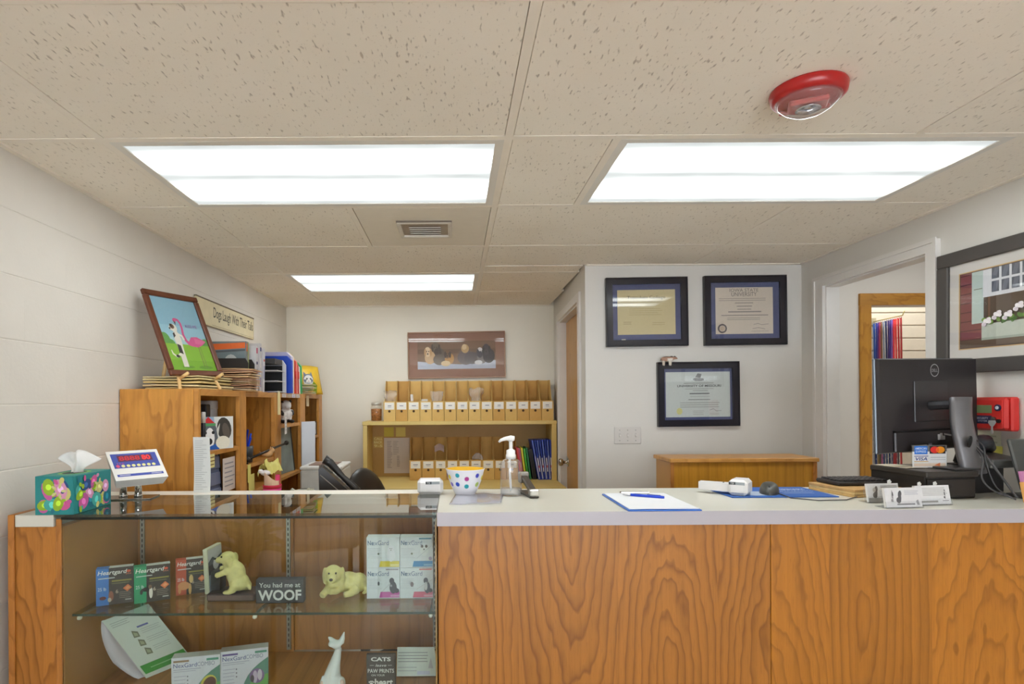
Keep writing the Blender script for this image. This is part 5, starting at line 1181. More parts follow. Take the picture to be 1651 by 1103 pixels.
# payment sign
q = on_drawer(.105, .095)
sgn = thing('payment_sign', 'small acrylic sign with payment card logos on the cash box', 'sign', q, yaw-R(4))
w, h = .126, .080
MB().box(-w/2, -.002, 0, w/2, .002, h).build('acrylic_sheet', glass((.96, .97, .97), 1.5), sgn); MB().box(-w/2, -.002, 0, w/2, .035, .002).build('foot', glass((.96, .97, .97), 1.5), sgn)
P = Print(w*.97, h*.96); P.r(0, 0, 1, 1, (226, 226, 226)).r(0, .72, 1, 1, (106, 104, 104)); P.r(.06, .60, .44, .97, (30, 112, 210)); P.t('AMERICAN', .25, .81, .10, (210, 228, 244), 'c', .33, .01).t('EXPRESS', .25, .67, .10, (210, 228, 244), 'c', .30, .01)
P.r(.5, .62, .96, .97, (44, 36, 36)).e(.65, .795, .13, .15, (226, 44, 40)).e(.81, .795, .13, .15, (240, 150, 30)).e(.73, .795, .045, .11, (244, 100, 30))
P.r(.05, .50, .46, .53, (70, 80, 150)).t('VISA', .26, .32, .15, (40, 56, 130), 'c', .34, .015, .2).r(.05, .26, .46, .29, (206, 160, 60)); P.r(.52, .44, .96, .47, (180, 180, 184)).r(.52, .34, .96, .37, (190, 190, 194)).r(.04, .06, .96, .2, (226, 206, 186)).p([(.62, .1), (.8, .22), (.8, .06)], (226, 130, 80))
P.build('logos', sgn, (0, -.0022, .001))
o = note('receipt_note', 'tan printed slip standing behind the payment sign', 'paper', .075, .062, tuple(on_drawer(.145, .15)), yaw, (206, 190, 160), 4, (170, 150, 120))
# monitor seen from behind
TL, TR_, BL, BR = UY(1409, 577.5, 2.02), UY(1571, 578, 2.20), UY(1414, 734, 2.02), UY(1571, 719, 2.20)
ctr = (TL+TR_+BL+BR)/4; ax = ((TR_+BR)-(TL+BL)).normalized(); up = ((TL+TR_)-(BL+BR)); up = (up-ax*up.dot(ax)).normalized(); nb_ = up.cross(ax)
Mm = Matrix((ax, nb_, up)).transposed().to_4x4(); 
W_m = ((TR_+BR)-(TL+BL)).length/2; H_m = ((TL+TR_)-(BL+BR)).length/2
mo = thing('computer_monitor', 'black computer monitor seen from behind at the right end of the counter', 'monitor'); mo.matrix_world = Tm(ctr) @ Mm
MBK = mat((50, 46, 48), .38, .15, var=.05, scale=4)
MB().box(-W_m/2, 0, -H_m/2, W_m/2, .010, H_m/2, b=.003).build('bezel', mat((96, 104, 112), .35, .4), mo)
c = MB(); a, b_, d_ = W_m/2-.004, H_m/2-.002, .012
c.add([(-a, 0, -b_), (a, 0, -b_), (a, 0, b_), (-a, 0, b_), (-a+.003, -d_, -b_+.003), (a-.003, -d_, -b_+.003), (a-.003, -d_, b_-.003), (-a+.003, -d_, b_-.003)], [(4, 5, 6, 7), (0, 1, 5, 4), (1, 2, 6, 5), (2, 3, 7, 6), (3, 0, 4, 7), (0, 3, 2, 1)]); c.build('back_cover', MBK, mo)
MB().box(-.20, -.020, -H_m/2+.004, .20, -.011, -H_m/2+.075, b=.004).build('port_cover', MBK, mo)
MB().box(-.20, -.0215, -H_m/2+.076, .20, -.0118, -H_m/2+.079).build('seam', mat((22, 20, 20), .6), mo)
MB().box(-.09, -.016, -.06, .09, -.0118, .085, b=.003).build('mount_plate', mat((60, 57, 59), .38, .2), mo)
MB().box(-W_m/2+.006, .0102, -H_m/2+.01, W_m/2-.006, .0115, H_m/2-.01).build('screen', mat((14, 14, 18), .1), mo)
ep = UY(1510, 597, 2.1); el = (Tm(ctr) @ Mm).inverted() @ ep
P = Print(.046, .046); P.ring(.5, .5, .44, .5, (190, 190, 192), 32); P.t('DELL', .5, .38, .24, (176, 176, 180), 'c', .70, .01); P.build('emblem', mo, (el.x, -.0124, el.z-.023))
c = MB(); c.box(-.11, -.0205, -.155, -.04, -.0198, -.142); c.box(-.03, -.0205, -.154, -.012, -.0198, -.138); c.build('ports', mat((170, 170, 190), .3, .6), mo)
c = MB(); c.box(.02, -.026, -.128, .024, -.019, -.108); c.box(.032, -.026, -.128, .05, -.019, -.114); c.box(.032, -.026, -.128, .037, -.019, -.104); c.build('connectors', mat((216, 216, 216), .4), mo)
c = MB(); c.smooth = True; c.tube([(.055, -.018, -.108), (.08, -.035, -.115), (.115, -.05, -.135)], .003, 8); c.build('video_cable', mat((150, 148, 148), .5), mo)
# stand
def st_local(px, py, y): return UY(px, py, y)
stt = thing('monitor_stand', 'grey plastic monitor stand column with an oval cable hole', 'monitor stand', (0, 0, 0))
c = MB(); c.smooth = True
def colf(u, v):
    y = 2.0-.035*v; xl = 1534+(1553-1534)*(max(0, v-.25)/.75)**1.3; xr = 1586+(1612-1586)*(max(0, v-.25)/.75)**1.2
    q = UY(xl+(xr-xl)*u, 640+124*v, y); q.y += .045*u - .03*sin(pi*u); q.z -= 0; return q
c.slab(colf, 10, 14, -.022); col = c.build('column', mat((104, 102, 104), .38, .25, var=.04), stt)
hp = UY(1561, 712, 1.962); c = MB(); c.smooth = False
hole = MB(); Hn = Rm(R(24), 'Z')
hole.lathe([(0, 0), (.0125, 0), (.0125, .003), (0, .003)], 24, Tm(hp+Vector((0, -.004, 0))) @ Hn @ Rm(R(8), 'X') @ Matrix.Scale(1.6, 4, (0, 0, 1)) @ Rm(pi/2, 'X')); hole.build('cable_hole', mat((14, 12, 12), .6), stt)
a_, b_ = UY(1500, 654, 2.085), UY(1545, 652, 2.01)
c = MB(); c.tube([a_, (a_+b_)/2, b_], [.017, .015, .018], 8); c.build('arm', mat((60, 60, 64), .35, .3), stt)
q = on_drawer(.165, .06); MB().box(-.05, -.05, 0, .06, .09, .006, b=.002).build('foot', mat((70, 68, 68), .4, .3), stt, q, yaw)
# black phone terminal, tray, folder, cables at the far right
ph_ = thing('card_terminal', 'black counter phone with a curved handset beneath the red alarm panel', 'phone', (1.86, 2.07, CT+.0005), R(14))
c = MB(); c.prism([(-.09, -.02), (.075, -.02), (.075, .06), (-.09, .06)], 0, .10, 'XY'); c.build('base', mat((34, 32, 34), .4), ph_)
MB().box(-.075, -.065, .105, .07, .055, .135, M=Rm(R(10), 'X'), b=.004).build('tray', mat((92, 94, 92), .4, .2), ph_)
c = MB(); c.smooth = True; c.tube([(-.085, .02, .105), (-.06, .015, .14), (-.02, .01, .168), (.03, .01, .172), (.062, .015, .15)], [.012, .022, .03, .03, .02], 12); c.build('handset', mat((36, 40, 48), .3), ph_)
q = UZ(1651, 800, CT)
tab = thing('card_reader', 'dark grey payment tablet cut off by the right picture edge', 'card reader', (1.845, 1.90, CT+.0005), R(10))
MB().box(-.0, -.006, .03, .13, .006, .20, M=Rm(R(-14), 'X'), b=.004).build('tablet', mat((74, 76, 74), .35, .2), tab); MB().box(.02, -.005, 0, .11, .07, .012, b=.002).build('foot', mat((60, 60, 60), .4), tab); MB().box(.045, .0, .01, .085, .02, .09, M=Rm(R(-10), 'X')).build('post', mat((60, 60, 60), .4), tab)
fo = thing('sticky_pad', 'orange note block with a pink top sheet at the right counter edge', 'note block', (1.80, 1.84, CT+.0005), R(16))
MB().box(0, 0, 0, .12, .012, .066, M=Rm(R(-10), 'X'), b=.001).build('orange_pad', mat((232, 170, 96), .6), fo)
MB().box(.004, .003, .062, .118, .012, .10, M=Rm(R(-10), 'X'), b=.001).build('pink_pad', mat((198, 128, 176), .6), fo)
CB = mat((62, 60, 62), .5)
for k, (pts, lab) in enumerate((([(1568, 714, 1.99), (1590, 735, 1.94), (1612, 765, 1.87), (1640, 803, 1.83)], 'thick grey cable falling from the stand hole to the right'), ([(1570, 718, 1.99), (1585, 740, 1.93), (1583, 770, 1.88), (1600, 790, 1.86), (1632, 803, 1.82)], 'grey cable looping low beside the cash box'), ([(1572, 708, 1.99), (1586, 720, 1.96), (1590, 745, 1.92), (1606, 785, 1.86), (1638, 806, 1.815)], 'thin grey cable arching right of the stand'))):
    P3 = [UY(*p) for p in pts]
    # Catmull-Rom
    Q = []
    E = [P3[0]*2-P3[1]] + P3 + [P3[-1]*2-P3[-2]]
    for i in range(1, len(E)-2):
        for s_ in range(6):
            t = s_/6; Q.append(.5*((2*E[i]) + (E[i+1]-E[i-1])*t + (2*E[i-1]-5*E[i]+4*E[i+1]-E[i+2])*t*t + (3*E[i]-E[i-1]-3*E[i+1]+E[i+2])*t**3))
    Q.append(P3[-1])
    for p in Q: p.z = max(p.z, CT+.004)
    c = MB(); c.smooth = True; c.tube(Q, [.0035, .0028, .002][k], 8); tag(c.build('cable', CB), lab, 'cable')
# ---- right wall: red alarm panel, notes, big framed photograph
ap = thing('fire_alarm', 'red fire alarm panel with a green display and hanging key', 'alarm panel', (XR-.0005, 2.268, 1.283), R(-90))
RED = mat((206, 46, 42), .4, var=.03)
MB().box(0, -.03, 0, .200, 0, .122, b=.006).build('housing', RED, ap); MB().box(.004, -.048, .003, .196, -.0295, .119, b=.010).build('cover', RED, ap)
MB().box(.01, -.050, .008, .184, -.0475, .112, b=.004).build('face_plate', mat((214, 52, 46), .4), ap)
MB().box(.083, -.0515, .064, .143, -.0498, .093, b=.0006).build('display', mat((124, 140, 96), .3), ap)
P = Print(.075, .030); P.r(0, 0, 1, 1, (52, 50, 84)).t('SECURITY', .5, .55, .24, (206, 206, 220), 'c', .62, .01).t('SYSTEM', .5, .22, .22, (196, 196, 214), 'c', .5, .01); P.build('name_plate', ap, (.105, -.0503, .025))
c = MB(); c.cyl(.012, 0, .004, 20, Tm(.168, -.050, .084) @ Rm(pi/2, 'X')); c.build('button_ring', mat((44, 46, 76), .4), ap)
c = MB(); c.cyl(.006, 0, .006, 16, Tm(.168, -.050, .084) @ Rm(pi/2, 'X')); c.build('button', mat((210, 214, 222), .3), ap)
c = MB(); c.cyl(.009, 0, .006, 16, Tm(.152, -.050, .042) @ Rm(pi/2, 'X')); c.build('lock', mat((150, 140, 134), .25, .8), ap)
c = MB(); c.cyl(.007, 0, .006, 16, Tm(.172, -.050, .036) @ Rm(pi/2, 'X')); c.build('knob', mat((40, 34, 34), .4), ap)
c = MB(); c.prism([(-.013, .0), (.013, .0), (.015, -.008), (.008, -.018), (.003, -.022), (.004, -.046), (0, -.05), (-.004, -.046), (-.003, -.022), (-.008, -.018), (-.015, -.008)], -.0008, .0008); k_ = c.build('key', mat((214, 212, 208), .3, .5), ap, (.152, -.058, .038))
o = note('paper_note', 'pale green note taped to the wall under the red alarm panel', 'note', .10, .085, (XR-.004, 2.19, 1.195), R(-90), (206, 212, 190), 3, (176, 186, 160))
o = note('sticky_note', 'yellow sticky note under the pale green note by the alarm panel', 'sticky note', .075, .06, (XR-.006, 2.17, 1.165), R(-90), (216, 212, 100), 0)
fw_, fh_ = .80, .48
bp = thing('framed_photo', 'large charcoal framed photo of white flowers in a window box on red clapboard', 'picture', (XR-.001, 2.402-fw_/2, 1.497), R(-90))
bp.rotation_euler = (0, R(.6), R(-90))
frame4(bp, fw_, fh_, .053, .024, mat((74, 70, 68), .4, var=.05), .003)
MB().box(-fw_/2+.05, -.012, .05, fw_/2-.05, -.002, fh_-.05).build('mat_board', mat((214, 210, 206), .7, var=.01), bp)
w, h = fw_-.206, .285
P = Print(w, h); P.r(-.013, -.025, 1.013, 1.025, (214, 176, 120)); P.r(-.006, -.012, 1.006, 1.012, (90, 66, 50)); P.r(0, 0, 1, 1, (132, 70, 74))
for k in range(8): P.l([(0, .1+k*.125), (.2, .105+k*.125)], .012, (84, 40, 46))
P.r(.085, .31, .175, 1, (190, 208, 204)).r(.1, .76, .16, .77, (110, 110, 100)); P.r(.17, .28, 1, .66, (92, 76, 62)).r(.2, .3, .215, .66, (120, 90, 70)); P.r(.165, .64, 1, 1, (222, 224, 230))
for i in range(8):
    u = .225+i*.066
    for v0, v1 in ((.86, 1.0), (.69, .83)): P.r(u, v0, u+.05, v1, (86, 92, 106)).p([(u, v0), (u+.03, v0), (u+.05, v1), (u+.02, v1)], (110, 116, 130))
P.r(0, 0, 1, .1, (98, 78, 62)); P.r(.16, .08, 1, .29, (200, 208, 196)).r(.16, .08, 1, .11, (170, 180, 168))
rr = random.Random(4)
for i in range(60): P.e(.18+.8*rr.random(), .30+.05*rr.random(), .018, .025, [(96, 140, 60), (76, 116, 50), (126, 160, 80)][i % 3], 8, rr.random()*3)
for i in range(11):
    u, v = .2+i*.07, [.31, .38, .36, .45, .37, .4, .36, .42, .38, .4, .36][i]
    for k in range(7): P.e(u+.02*cos(k), v+.035*sin(k*1.3), .014, .026, [(226, 220, 224), (206, 196, 206), (234, 230, 232)][k % 3], 8)
P.build('photo', bp, (0, -.0124, (fh_-h)/2))
MB().box(-fw_/2+.05, -.0185, .05, fw_/2-.05, -.0175, fh_-.05).build('glazing', glass(), bp)
# ---- leashes on hooks in the shop room
YS = 4.56-.017
def hook(px0, py0, px1, py1, label):
    a = UY(px0, py0, YS); x = a.x; b_ = UX(px1, py1, x)
    t = thing('display_hook', label, 'hook', (x, YS, a.z))
    c = MB(); c.smooth = True; L = YS-b_.y; dz = b_.z-a.z
    c.tube([(0, 0, 0), (0, -L*.5, dz*.4), (0, -L, dz*.75), (0, -L-.02, dz*.75+.03)], .004, 8); c.build('rod', mat((206, 190, 130), .35, .5), t)
    MB().box(-.02, -.006, -.03, .02, 0, .03, b=.002).build('bracket', mat((190, 180, 150), .4, .4), t)
    return x, a.z, L, dz
x, z, L, dz = hook(1408, 519, 1455, 508, 'upper brass display hook on the slatted wall holding the leashes')
LC = [((30, 90, 176), 'blue'), ((26, 56, 160), 'cobalt'), ((80, 24, 130), 'violet'), ((176, 50, 104), 'rose'), ((140, 84, 56), 'brown'), ((150, 160, 176), 'grey'), ((16, 36, 100), 'navy'), ((56, 20, 110), 'dark purple'), ((46, 24, 130), 'indigo'), ((130, 100, 200), 'lilac'), ((220, 40, 50), 'coral red'), ((226, 64, 64), 'salmon'), ((206, 16, 30), 'scarlet'), ((170, 10, 24), 'deep red')]
def strap(nm, lab, x, y, z, ln, col, sd, w=.034, pat=None):
    c = MB(); c.smooth = True
    c.slab(lambda u, v: ((u-.5)*w*.9 + .004*sin(sd+3*v), (u-.5)*w*.7, -ln*v), 2, 10, .0022)
    c.tube([(0, -.0, -.01), (0, -.012, .004), (0, 0, .012), (0, .012, .004), (0, 0, -.01)], .0022, 6)
    t = tag(c.build(nm, mat(col, .6, var=.05), None, (x, y, z)), lab, 'leash', 'leashes on the slatted wall')
    return t
for k, (c_, nm) in enumerate(LC):
    f = (k+.4)/14; strap('leash', '%s nylon leash on the upper hook beyond the orange door frame' % nm, x, YS-L*f*.98, z+dz*.7*f-.016, .62+.02*(k % 3), c_, k)
x2, z2, L2, dz2 = hook(1410, 655, 1455, 652, 'lower brass display hook hidden behind the monitor')
LC2 = [((60, 90, 160), 'patterned blue'), ((176, 150, 100), 'tan'), ((90, 96, 70), 'olive'), ((196, 110, 160), 'patterned pink'), ((70, 90, 140), 'patterned denim'), ((90, 110, 150), 'patterned steel blue'), ((50, 70, 120), 'patterned navy'), ((120, 130, 160), 'patterned grey'), ((200, 50, 56), 'bright red'), ((190, 60, 80), 'patterned red'), ((120, 110, 120), 'patterned charcoal'), ((180, 40, 50), 'dark red')]
for k, (c_, nm) in enumerate(LC2):
    f = (k+.4)/12; o = strap('leash', '%s leash on the lower hook, ends showing beneath the monitor' % nm, x2, YS-L2*f, z2-.016, .56-.012*k, c_, k+5)
    if 'patterned' in nm:
        P = Print(.014, .5)
        for q_ in range(22): P.e(.5, .02+q_*.045, .4, .012, (206, 206, 216) if q_ % 2 else (60, 56, 90), 8)
        P.build('woven_pattern', o, (.0, -.006, -.56+.012*k), R(38))
# ================================================================== INSIDE THE DISPLAY CASE
SZ, LZ = .759, .4805
def medbox(name, label, p0, p1, z, h, d, base, draw, top=None, group=None, nm='front_print'):
    p0, p1 = Vector(p0), Vector(p1); v = p1-p0; w = v.length; a = math.atan2(v.y, v.x)
    t = thing(name, label, 'medicine box', (p0.x, p0.y, z), a, group)
    MB().box(0, 0, 0, w, d, h, b=.0008).build('carton', mat(base, .4, var=.02), t)
    P = Print(w, h); draw(P, w, h); P.build(nm, t, (w/2, -.0002, 0))
    if top: 
        P = Print(w, d); P.r(0, 0, 1, 1, top[0]).r(0, 0, .34, 1, top[1]); P.build('top_print', t, (w/2, 0, h+.0002), (R(-90), 0, 0))
    return t
def heart(bandc, dog):
    def f(P, w, h):
        P.r(0, 0, 1, 1, (58, 48, 44)).r(0, 0, .34, 1, bandc); P.t('Heartgard', .44, .79, .15, (232, 230, 226), 'c', .80, .012, .22); P.r(.06, .72, .5, .745, (200, 206, 206)).e(.88, .88, .06, .035, (220, 90, 60)); P.t('plus', .88, .78, .06, (220, 130, 100), 'c', .14)
        P.r(.42, .62, .96, .66, (150, 140, 60)).r(.42, .56, .9, .585, (110, 110, 70)); P.p([(.72, .42), (.86, .52), (.97, .42), (.84, .32)], (226, 120, 70)).p([(.78, .42), (.86, .48), (.92, .42), (.84, .37)], (240, 160, 110))
        P.t('6', .56, .3, .1, (220, 200, 180)); P.lines(.62, .14, .95, .34, 4, (140, 128, 116), .35, .3); P.r(.78, .09, .95, .12, (190, 186, 180)); P.t('25 lb', .16, .40, .09, (220, 226, 232), 'c', .22)
        for e_ in dog: P.e(*e_)
    return f
HB = ((60, 120, 200), [(.4, .24, .07, .14, (150, 90, 66)), (.36, .14, .05, .06, (206, 190, 170)), (.18, .2, .09, .05, (110, 50, 46))])
HG = ((40, 150, 104), [(.36, .36, .16, .06, (40, 38, 38)), (.20, .3, .04, .07, (40, 38, 38)), (.46, .26, .05, .16, (214, 206, 196)), (.44, .42, .05, .06, (120, 90, 70))])
HR = ((190, 80, 50), [(.26, .26, .2, .12, (206, 140, 90)), (.5, .44, .07, .12, (216, 180, 120)), (.12, .14, .05, .1, (206, 140, 90)), (.46, .16, .05, .16, (206, 160, 100))])
for (p0, p1, hb, lab) in (((-1.138, 1.852), (-1.043, 1.893), HB, 'blue and brown dog chew box, leftmost on the upper glass shelf'), ((-1.029, 1.872), (-.937, 1.922), HG, 'green and brown dog chew box between the blue and rust ones'), ((-.932, 1.950), (-.848, 1.990), HR, 'rust and black dog chew box standing right of the green one')):
    medbox('medicine_box', lab, (p0[0], p0[1], 0), (p1[0], p1[1], 0), SZ, .117, .03, (70, 58, 52), heart(*hb), ((214, 214, 210), hb[0]))
# puppy leaning on a photo frame
CREAM = mat((216, 204, 138), .5, var=.10, scale=60, bmp=.3, bscale=140)
pfz = thing('puppy_figurine', 'cream puppy figurine standing on a dark book against a photo frame', 'figurine', (-.775, 1.925, SZ))
MB().box(-.03, -.035, 0, .125, .045, .026, b=.004).build('book_base', mat((62, 44, 40), .4), pfz)
MB().box(-.026, -.0355, .004, .12, -.034, .020).build('page_edge', mat((110, 86, 76), .6), pfz)
A_ = Vector((-.058, .040, 0))
fr_ = link('frame', MB().box(0, -.006, 0, .105, .010, .150, b=.002).mesh('frame', mat((206, 204, 178), .4)), pfz, A_+Vector((0, 0, .0)), (R(-3), 0, R(86)))
P = Print(.097, .140); P.r(0, 0, 1, 1, (86, 92, 104)).r(0, .4, 1, .62, (44, 46, 52)).p([(0, 0), (1, 0), (1, .42), (.5, .35), (0, .4)], (134, 142, 156)).p([(0, 1), (1, 1), (1, .8), (.6, .72), (.3, .8), (0, .7)], (206, 206, 206)).e(.55, .6, .22, .14, (206, 206, 206)).e(.5, .68, .1, .08, (226, 226, 226)).l([(0, .1), (.5, .3), (1, .36)], .02, (90, 94, 110)); P.build('photo', fr_, (.0525, -.0062, .005))
MB().box(0, 0, .026, .03, .05, .085).build('prop_block', mat((32, 34, 36), .5), pfz, (-.03, .0, 0))
fg = MB()
fg.ell((.056, .0, .092), (.032, .028, .044), M=Tm(0, 0, 0)); fg.ell((.066, .0, .062), (.034, .030, .032)); fg.ell((.040, 0, .122), (.026, .024, .028)); fg.ell((.030, -.002, .148), (.027, .025, .024)); fg.ell((.004, -.004, .141), (.016, .014, .012))
fg.ell((.044, -.026, .142), (.012, .006, .021)); fg.ell((.044, .024, .142), (.012, .006, .021))
fg.tube([(.036, -.018, .108), (.012, -.022, .096), (-.004, -.02, .09)], [.012, .010, .010], 8); fg.tube([(.036, .018, .112), (.012, .02, .104), (-.006, .02, .104)], [.012, .010, .010], 8)
fg.tube([(.062, -.02, .06), (.052, -.024, .04), (.05, -.026, .032)], [.019, .013, .011], 8); fg.ell((.038, -.026, .033), (.018, .011, .008)); fg.tube([(.078, .014, .06), (.092, .016, .044), (.09, .016, .034)], [.018, .013, .010], 8); fg.ell((.08, .016, .033), (.018, .011, .008)); fg.tube([(.092, 0, .056), (.104, -.006, .044), (.106, -.01, .036)], [.009, .007, .005], 8)
me = fused(fg, .0036, 4); me.materials.append(CREAM); pb_ = link('puppy', me, pfz, (.0, -.005, -.002)); pb_.scale = (.98, .98, .92)
c = MB(); c.smooth = True; c.ell((-.010, -.006, .146), (.005, .005, .004), 8, 6); c.ell((.016, -.022, .157), (.0032, .003, .0034), 8, 6); c.build('nose_and_eye', mat((44, 36, 34), .3), pb_)
# WOOF block
wf = thing('wood_sign', 'black wooden block sign with white lettering about a woof', 'sign', (-.563, 1.872, SZ), R(2))
MB().box(-.076, 0, 0, .076, .032, .076, b=.002).build('block', mat((58, 58, 62), .6, var=.08), wf)
P = Print(.152, .076); P.t('You had me at', .5, .67, .20, (206, 206, 204), 'c', .86, .012).t('WOOF', .5, .12, .45, (216, 216, 214), 'c', .90, .03); P.build('lettering', wf, (0, -.0003, 0))
# lying puppy
lp = thing('puppy_figurine', 'cream puppy figurine lying down and facing forward on the glass shelf', 'figurine', (-.388, 1.925, SZ), R(6))
fg = MB()
fg.ell((.022, .04, .036), (.046, .036, .034)); fg.ell((.058, .045, .032), (.030, .034, .032)); fg.ell((-.012, .016, .042), (.030, .028, .036)); fg.ell((-.022, -.004, .078), (.030, .028, .029)); fg.ell((-.024, -.030, .066), (.016, .015, .013))
fg.ell((-.050, .004, .070), (.008, .016, .028)); fg.ell((.008, .004, .070), (.008, .016, .028))
fg.tube([(-.03, .01, .036), (-.046, -.012, .022), (-.056, -.028, .014)], [.015, .012, .012], 8); fg.tube([(.0, .008, .03), (-.012, -.016, .024), (-.034, -.03, .028)], [.015, .012, .011], 8)
fg.tube([(.05, .01, .02), (.035, -.01, .013), (.012, -.016, .010)], [.018, .012, .010], 8); fg.tube([(.078, .03, .02), (.086, .012, .012), (.074, -.002, .009)], [.010, .008, .006], 8)
me = fused(fg, .0034, 4); me.materials.append(CREAM); lb2 = link('body', me, lp, (.008, .0, .002))
c = MB(); c.smooth = True; c.ell((-.025, -.0455, .070), (.006, .004, .005), 8, 6); c.ell((-.033, -.029, .086), (.0032, .003, .0034), 8, 6); c.ell((-.011, -.029, .086), (.0032, .003, .0034), 8, 6); c.build('nose_and_eyes', mat((44, 34, 32), .3), lb2)
# boxes of flea chews, two by two
def chew(bar, dogf, tagc):
    def f(P, w, h):
        P.r(0, 0, 1, 1, (216, 220, 226)); P.t('NexGard', .36, .74, .15, (96, 110, 150), 'c', .62, .0); P.r(.04, .745, .17, .89, (216, 220, 226)); P.t('Ne', .12, .74, .15, (60, 90, 130), 'c', .17, .015)
        P.r(.58, .93, .96, .97, tagc); P.lines(.04, .30, .46, .66, 7, (186, 190, 200), .25, .3); P.e(.36, .46, .03, .035, (110, 120, 110)); P.p([(.38, .03), (.42, .22), (.99, .22), (.99, .03)], bar); P.r(.72, .06, .99, .12, tuple(min(255, int(x*.6+100)) for x in bar))
        dogf(P)
    return f
def d1(P): P.e(.74, .42, .13, .22, (226, 226, 234)).e(.74, .62, .10, .11, (220, 220, 230)).e(.715, .63, .012, .012, (40, 40, 44)).e(.765, .63, .012, .012, (40, 40, 44)).e(.74, .58, .014, .014, (40, 40, 44))
def d2(P): P.e(.74, .56, .12, .18, (224, 228, 230)).e(.67, .70, .04, .05, (54, 56, 64)).e(.80, .70, .04, .05, (54, 56, 64)).e(.73, .60, .02, .025, (40, 40, 50)).l([(.5, .3), (.96, .72)], .01, (170, 180, 190)).e(.92, .3, .05, .06, (150, 140, 180))
def d3(P): P.e(.80, .36, .11, .2, (56, 54, 66)).e(.76, .58, .075, .1, (60, 58, 70)).e(.90, .26, .08, .08, (56, 54, 66)).l([(.44, .2), (.72, .5)], .008, (150, 150, 150)).e(.74, .42, .03, .04, (150, 150, 160)).e(.36, .5, .03, .06, (96, 96, 106))
def d4(P): P.e(.82, .36, .09, .2, (60, 62, 76)).e(.78, .58, .07, .1, (70, 72, 86)).e(.78, .40, .05, .14, (206, 206, 212)).e(.92, .26, .06, .07, (50, 50, 60)).l([(.5, .3), (.98, .62)], .01, (190, 180, 180)).e(.36, .46, .05, .08, (130, 116, 124))
for (ix, iz, fn, bar, tc, lab) in ((0, 0, d3, (206, 100, 176), (150, 140, 150), 'white flea chew box with a black dog and magenta bar, lower left of four'), (1, 0, d4, (214, 100, 130), (206, 90, 90), 'white flea chew box with a tricolour dog and rose bar, lower right of four'), (0, 1, d1, (216, 196, 70), (216, 220, 226), 'white flea chew box with a fluffy white dog and yellow bar, upper left of four'), (1, 1, d2, (40, 130, 190), (60, 130, 160), 'white flea chew box with a spotted dog and blue bar, upper right of four')):
    x0 = -.2905+ix*.1090
    medbox('medicine_box', lab, (x0, 1.912, 0), (x0+.1075, 1.912+.001, 0), SZ+iz*.1003, .0995, .045, (218, 220, 224), chew(bar, fn, tc))
# combo boxes below
def combo(tagc, inner):
    def f(P, w, h):
        P.r(0, 0, 1, 1, (214, 214, 224)); P.t('NexGard', .28, .74, .11, (60, 66, 140), 'c', .48); P.t('COMBO', .71, .74, .11, (130, 130, 160), 'c', .36); P.r(.04, .88, .36, .93, tagc); P.r(.72, .87, .97, .93, (90, 150, 130)); P.r(.04, .68, .6, .70, (170, 170, 190)).r(.04, .63, .5, .65, (180, 180, 196))
        P.lines(.05, .1, .36, .56, 5, (176, 176, 196), .2, .3); 
        for k in range(3): P.e(.33, .5-.1*k, .015, .02, (120, 116, 130))
        pts = [(1, 0)] + [(1-.52*cos(a*pi/24)**1.0, .72*sin(a*pi/24)) for a in range(0, 13)] + [(1, .72)]
        pts = [(.46, 0), (.50, .14), (.57, .30), (.68, .46), (.82, .60), (1, .74), (1, 0)]
        P.p(pts, (96, 140, 124)); P.p([(.6, 0), (.62, .1), (.7, .2), (1, .3), (1, 0)], (110, 170, 90)); inner(P)
    return f
def in1(P): P.e(.76, .26, .16, .24, (206, 190, 90), rot=-.5).e(.78, .25, .13, .20, (104, 72, 66), rot=-.5)
def in2(P): P.e(.76, .26, .16, .2, (130, 104, 150)).e(.72, .24, .05, .17, (196, 180, 206)).e(.82, .28, .05, .15, (206, 196, 210)).e(.66, .2, .04, .1, (90, 80, 90))
medbox('medicine_box', 'white and green combo box with a tan cat, on the lower deck', (-.892, 1.833, 0), (-.752, 1.864, 0), LZ, .1205, .04, (206, 206, 208), combo((150, 120, 90), in1))
medbox('medicine_box', 'white and green combo box with a purple grey cat, right of its pair', (-.756, 1.878, 0), (-.616, 1.918, 0), LZ, .1205, .04, (206, 206, 208), combo((100, 80, 150), in2))
# curled leaflet
TLp, TRp, BRp, BLp = Vector((-1.150, 1.90, .695)), Vector((-1.077, 2.05, .700)), Vector((-.945, 2.10, .483)), Vector((-1.035, 1.954, .483))
lf = thing('brochure', 'curled white and green brochure leaning on the lower deck of the case', 'brochure', (0, 0, 0))
def bil(u, v): return (BLp*(1-u)+BRp*u)*(1-v)+(TLp*(1-u)+TRp*u)*v
nrm = (BRp-BLp).cross(TLp-BLp).normalized()
if nrm.y > 0: nrm = -nrm
MB().slab(lambda u, v: bil(u, v), 3, 5, .0008).build('front_leaf', mat((222, 226, 220), .6, var=.02), lf)
P = Print(1, 1, .00006); P.fn = lambda p: bil(p[0]+.5, p[2]) + nrm*(.0012-p[1])
P.lines(.08, .84, .5, .93, 3, (180, 184, 180), .3, .4)
for k in range(3):
    v = .66-.145*k; P.p([(.30, v-.05), (.34, v+.06), (.44, v+.02), (.42, v-.06)], (130, 132, 110)).p([(.33, v-.03), (.35, v+.03), (.41, v), (.40, v-.04)], (176, 180, 150)); P.lines(.5, v-.04, .95, v+.05, 3, (186, 190, 188), .25, .3, k)
P.r(.48, .73, .72, .755, (110, 110, 180)); P.r(.04, .06, .97, .20, (72, 160, 70)).r(.2, .12, .8, .135, (150, 200, 146)); P.build('leaflet_print', lf)
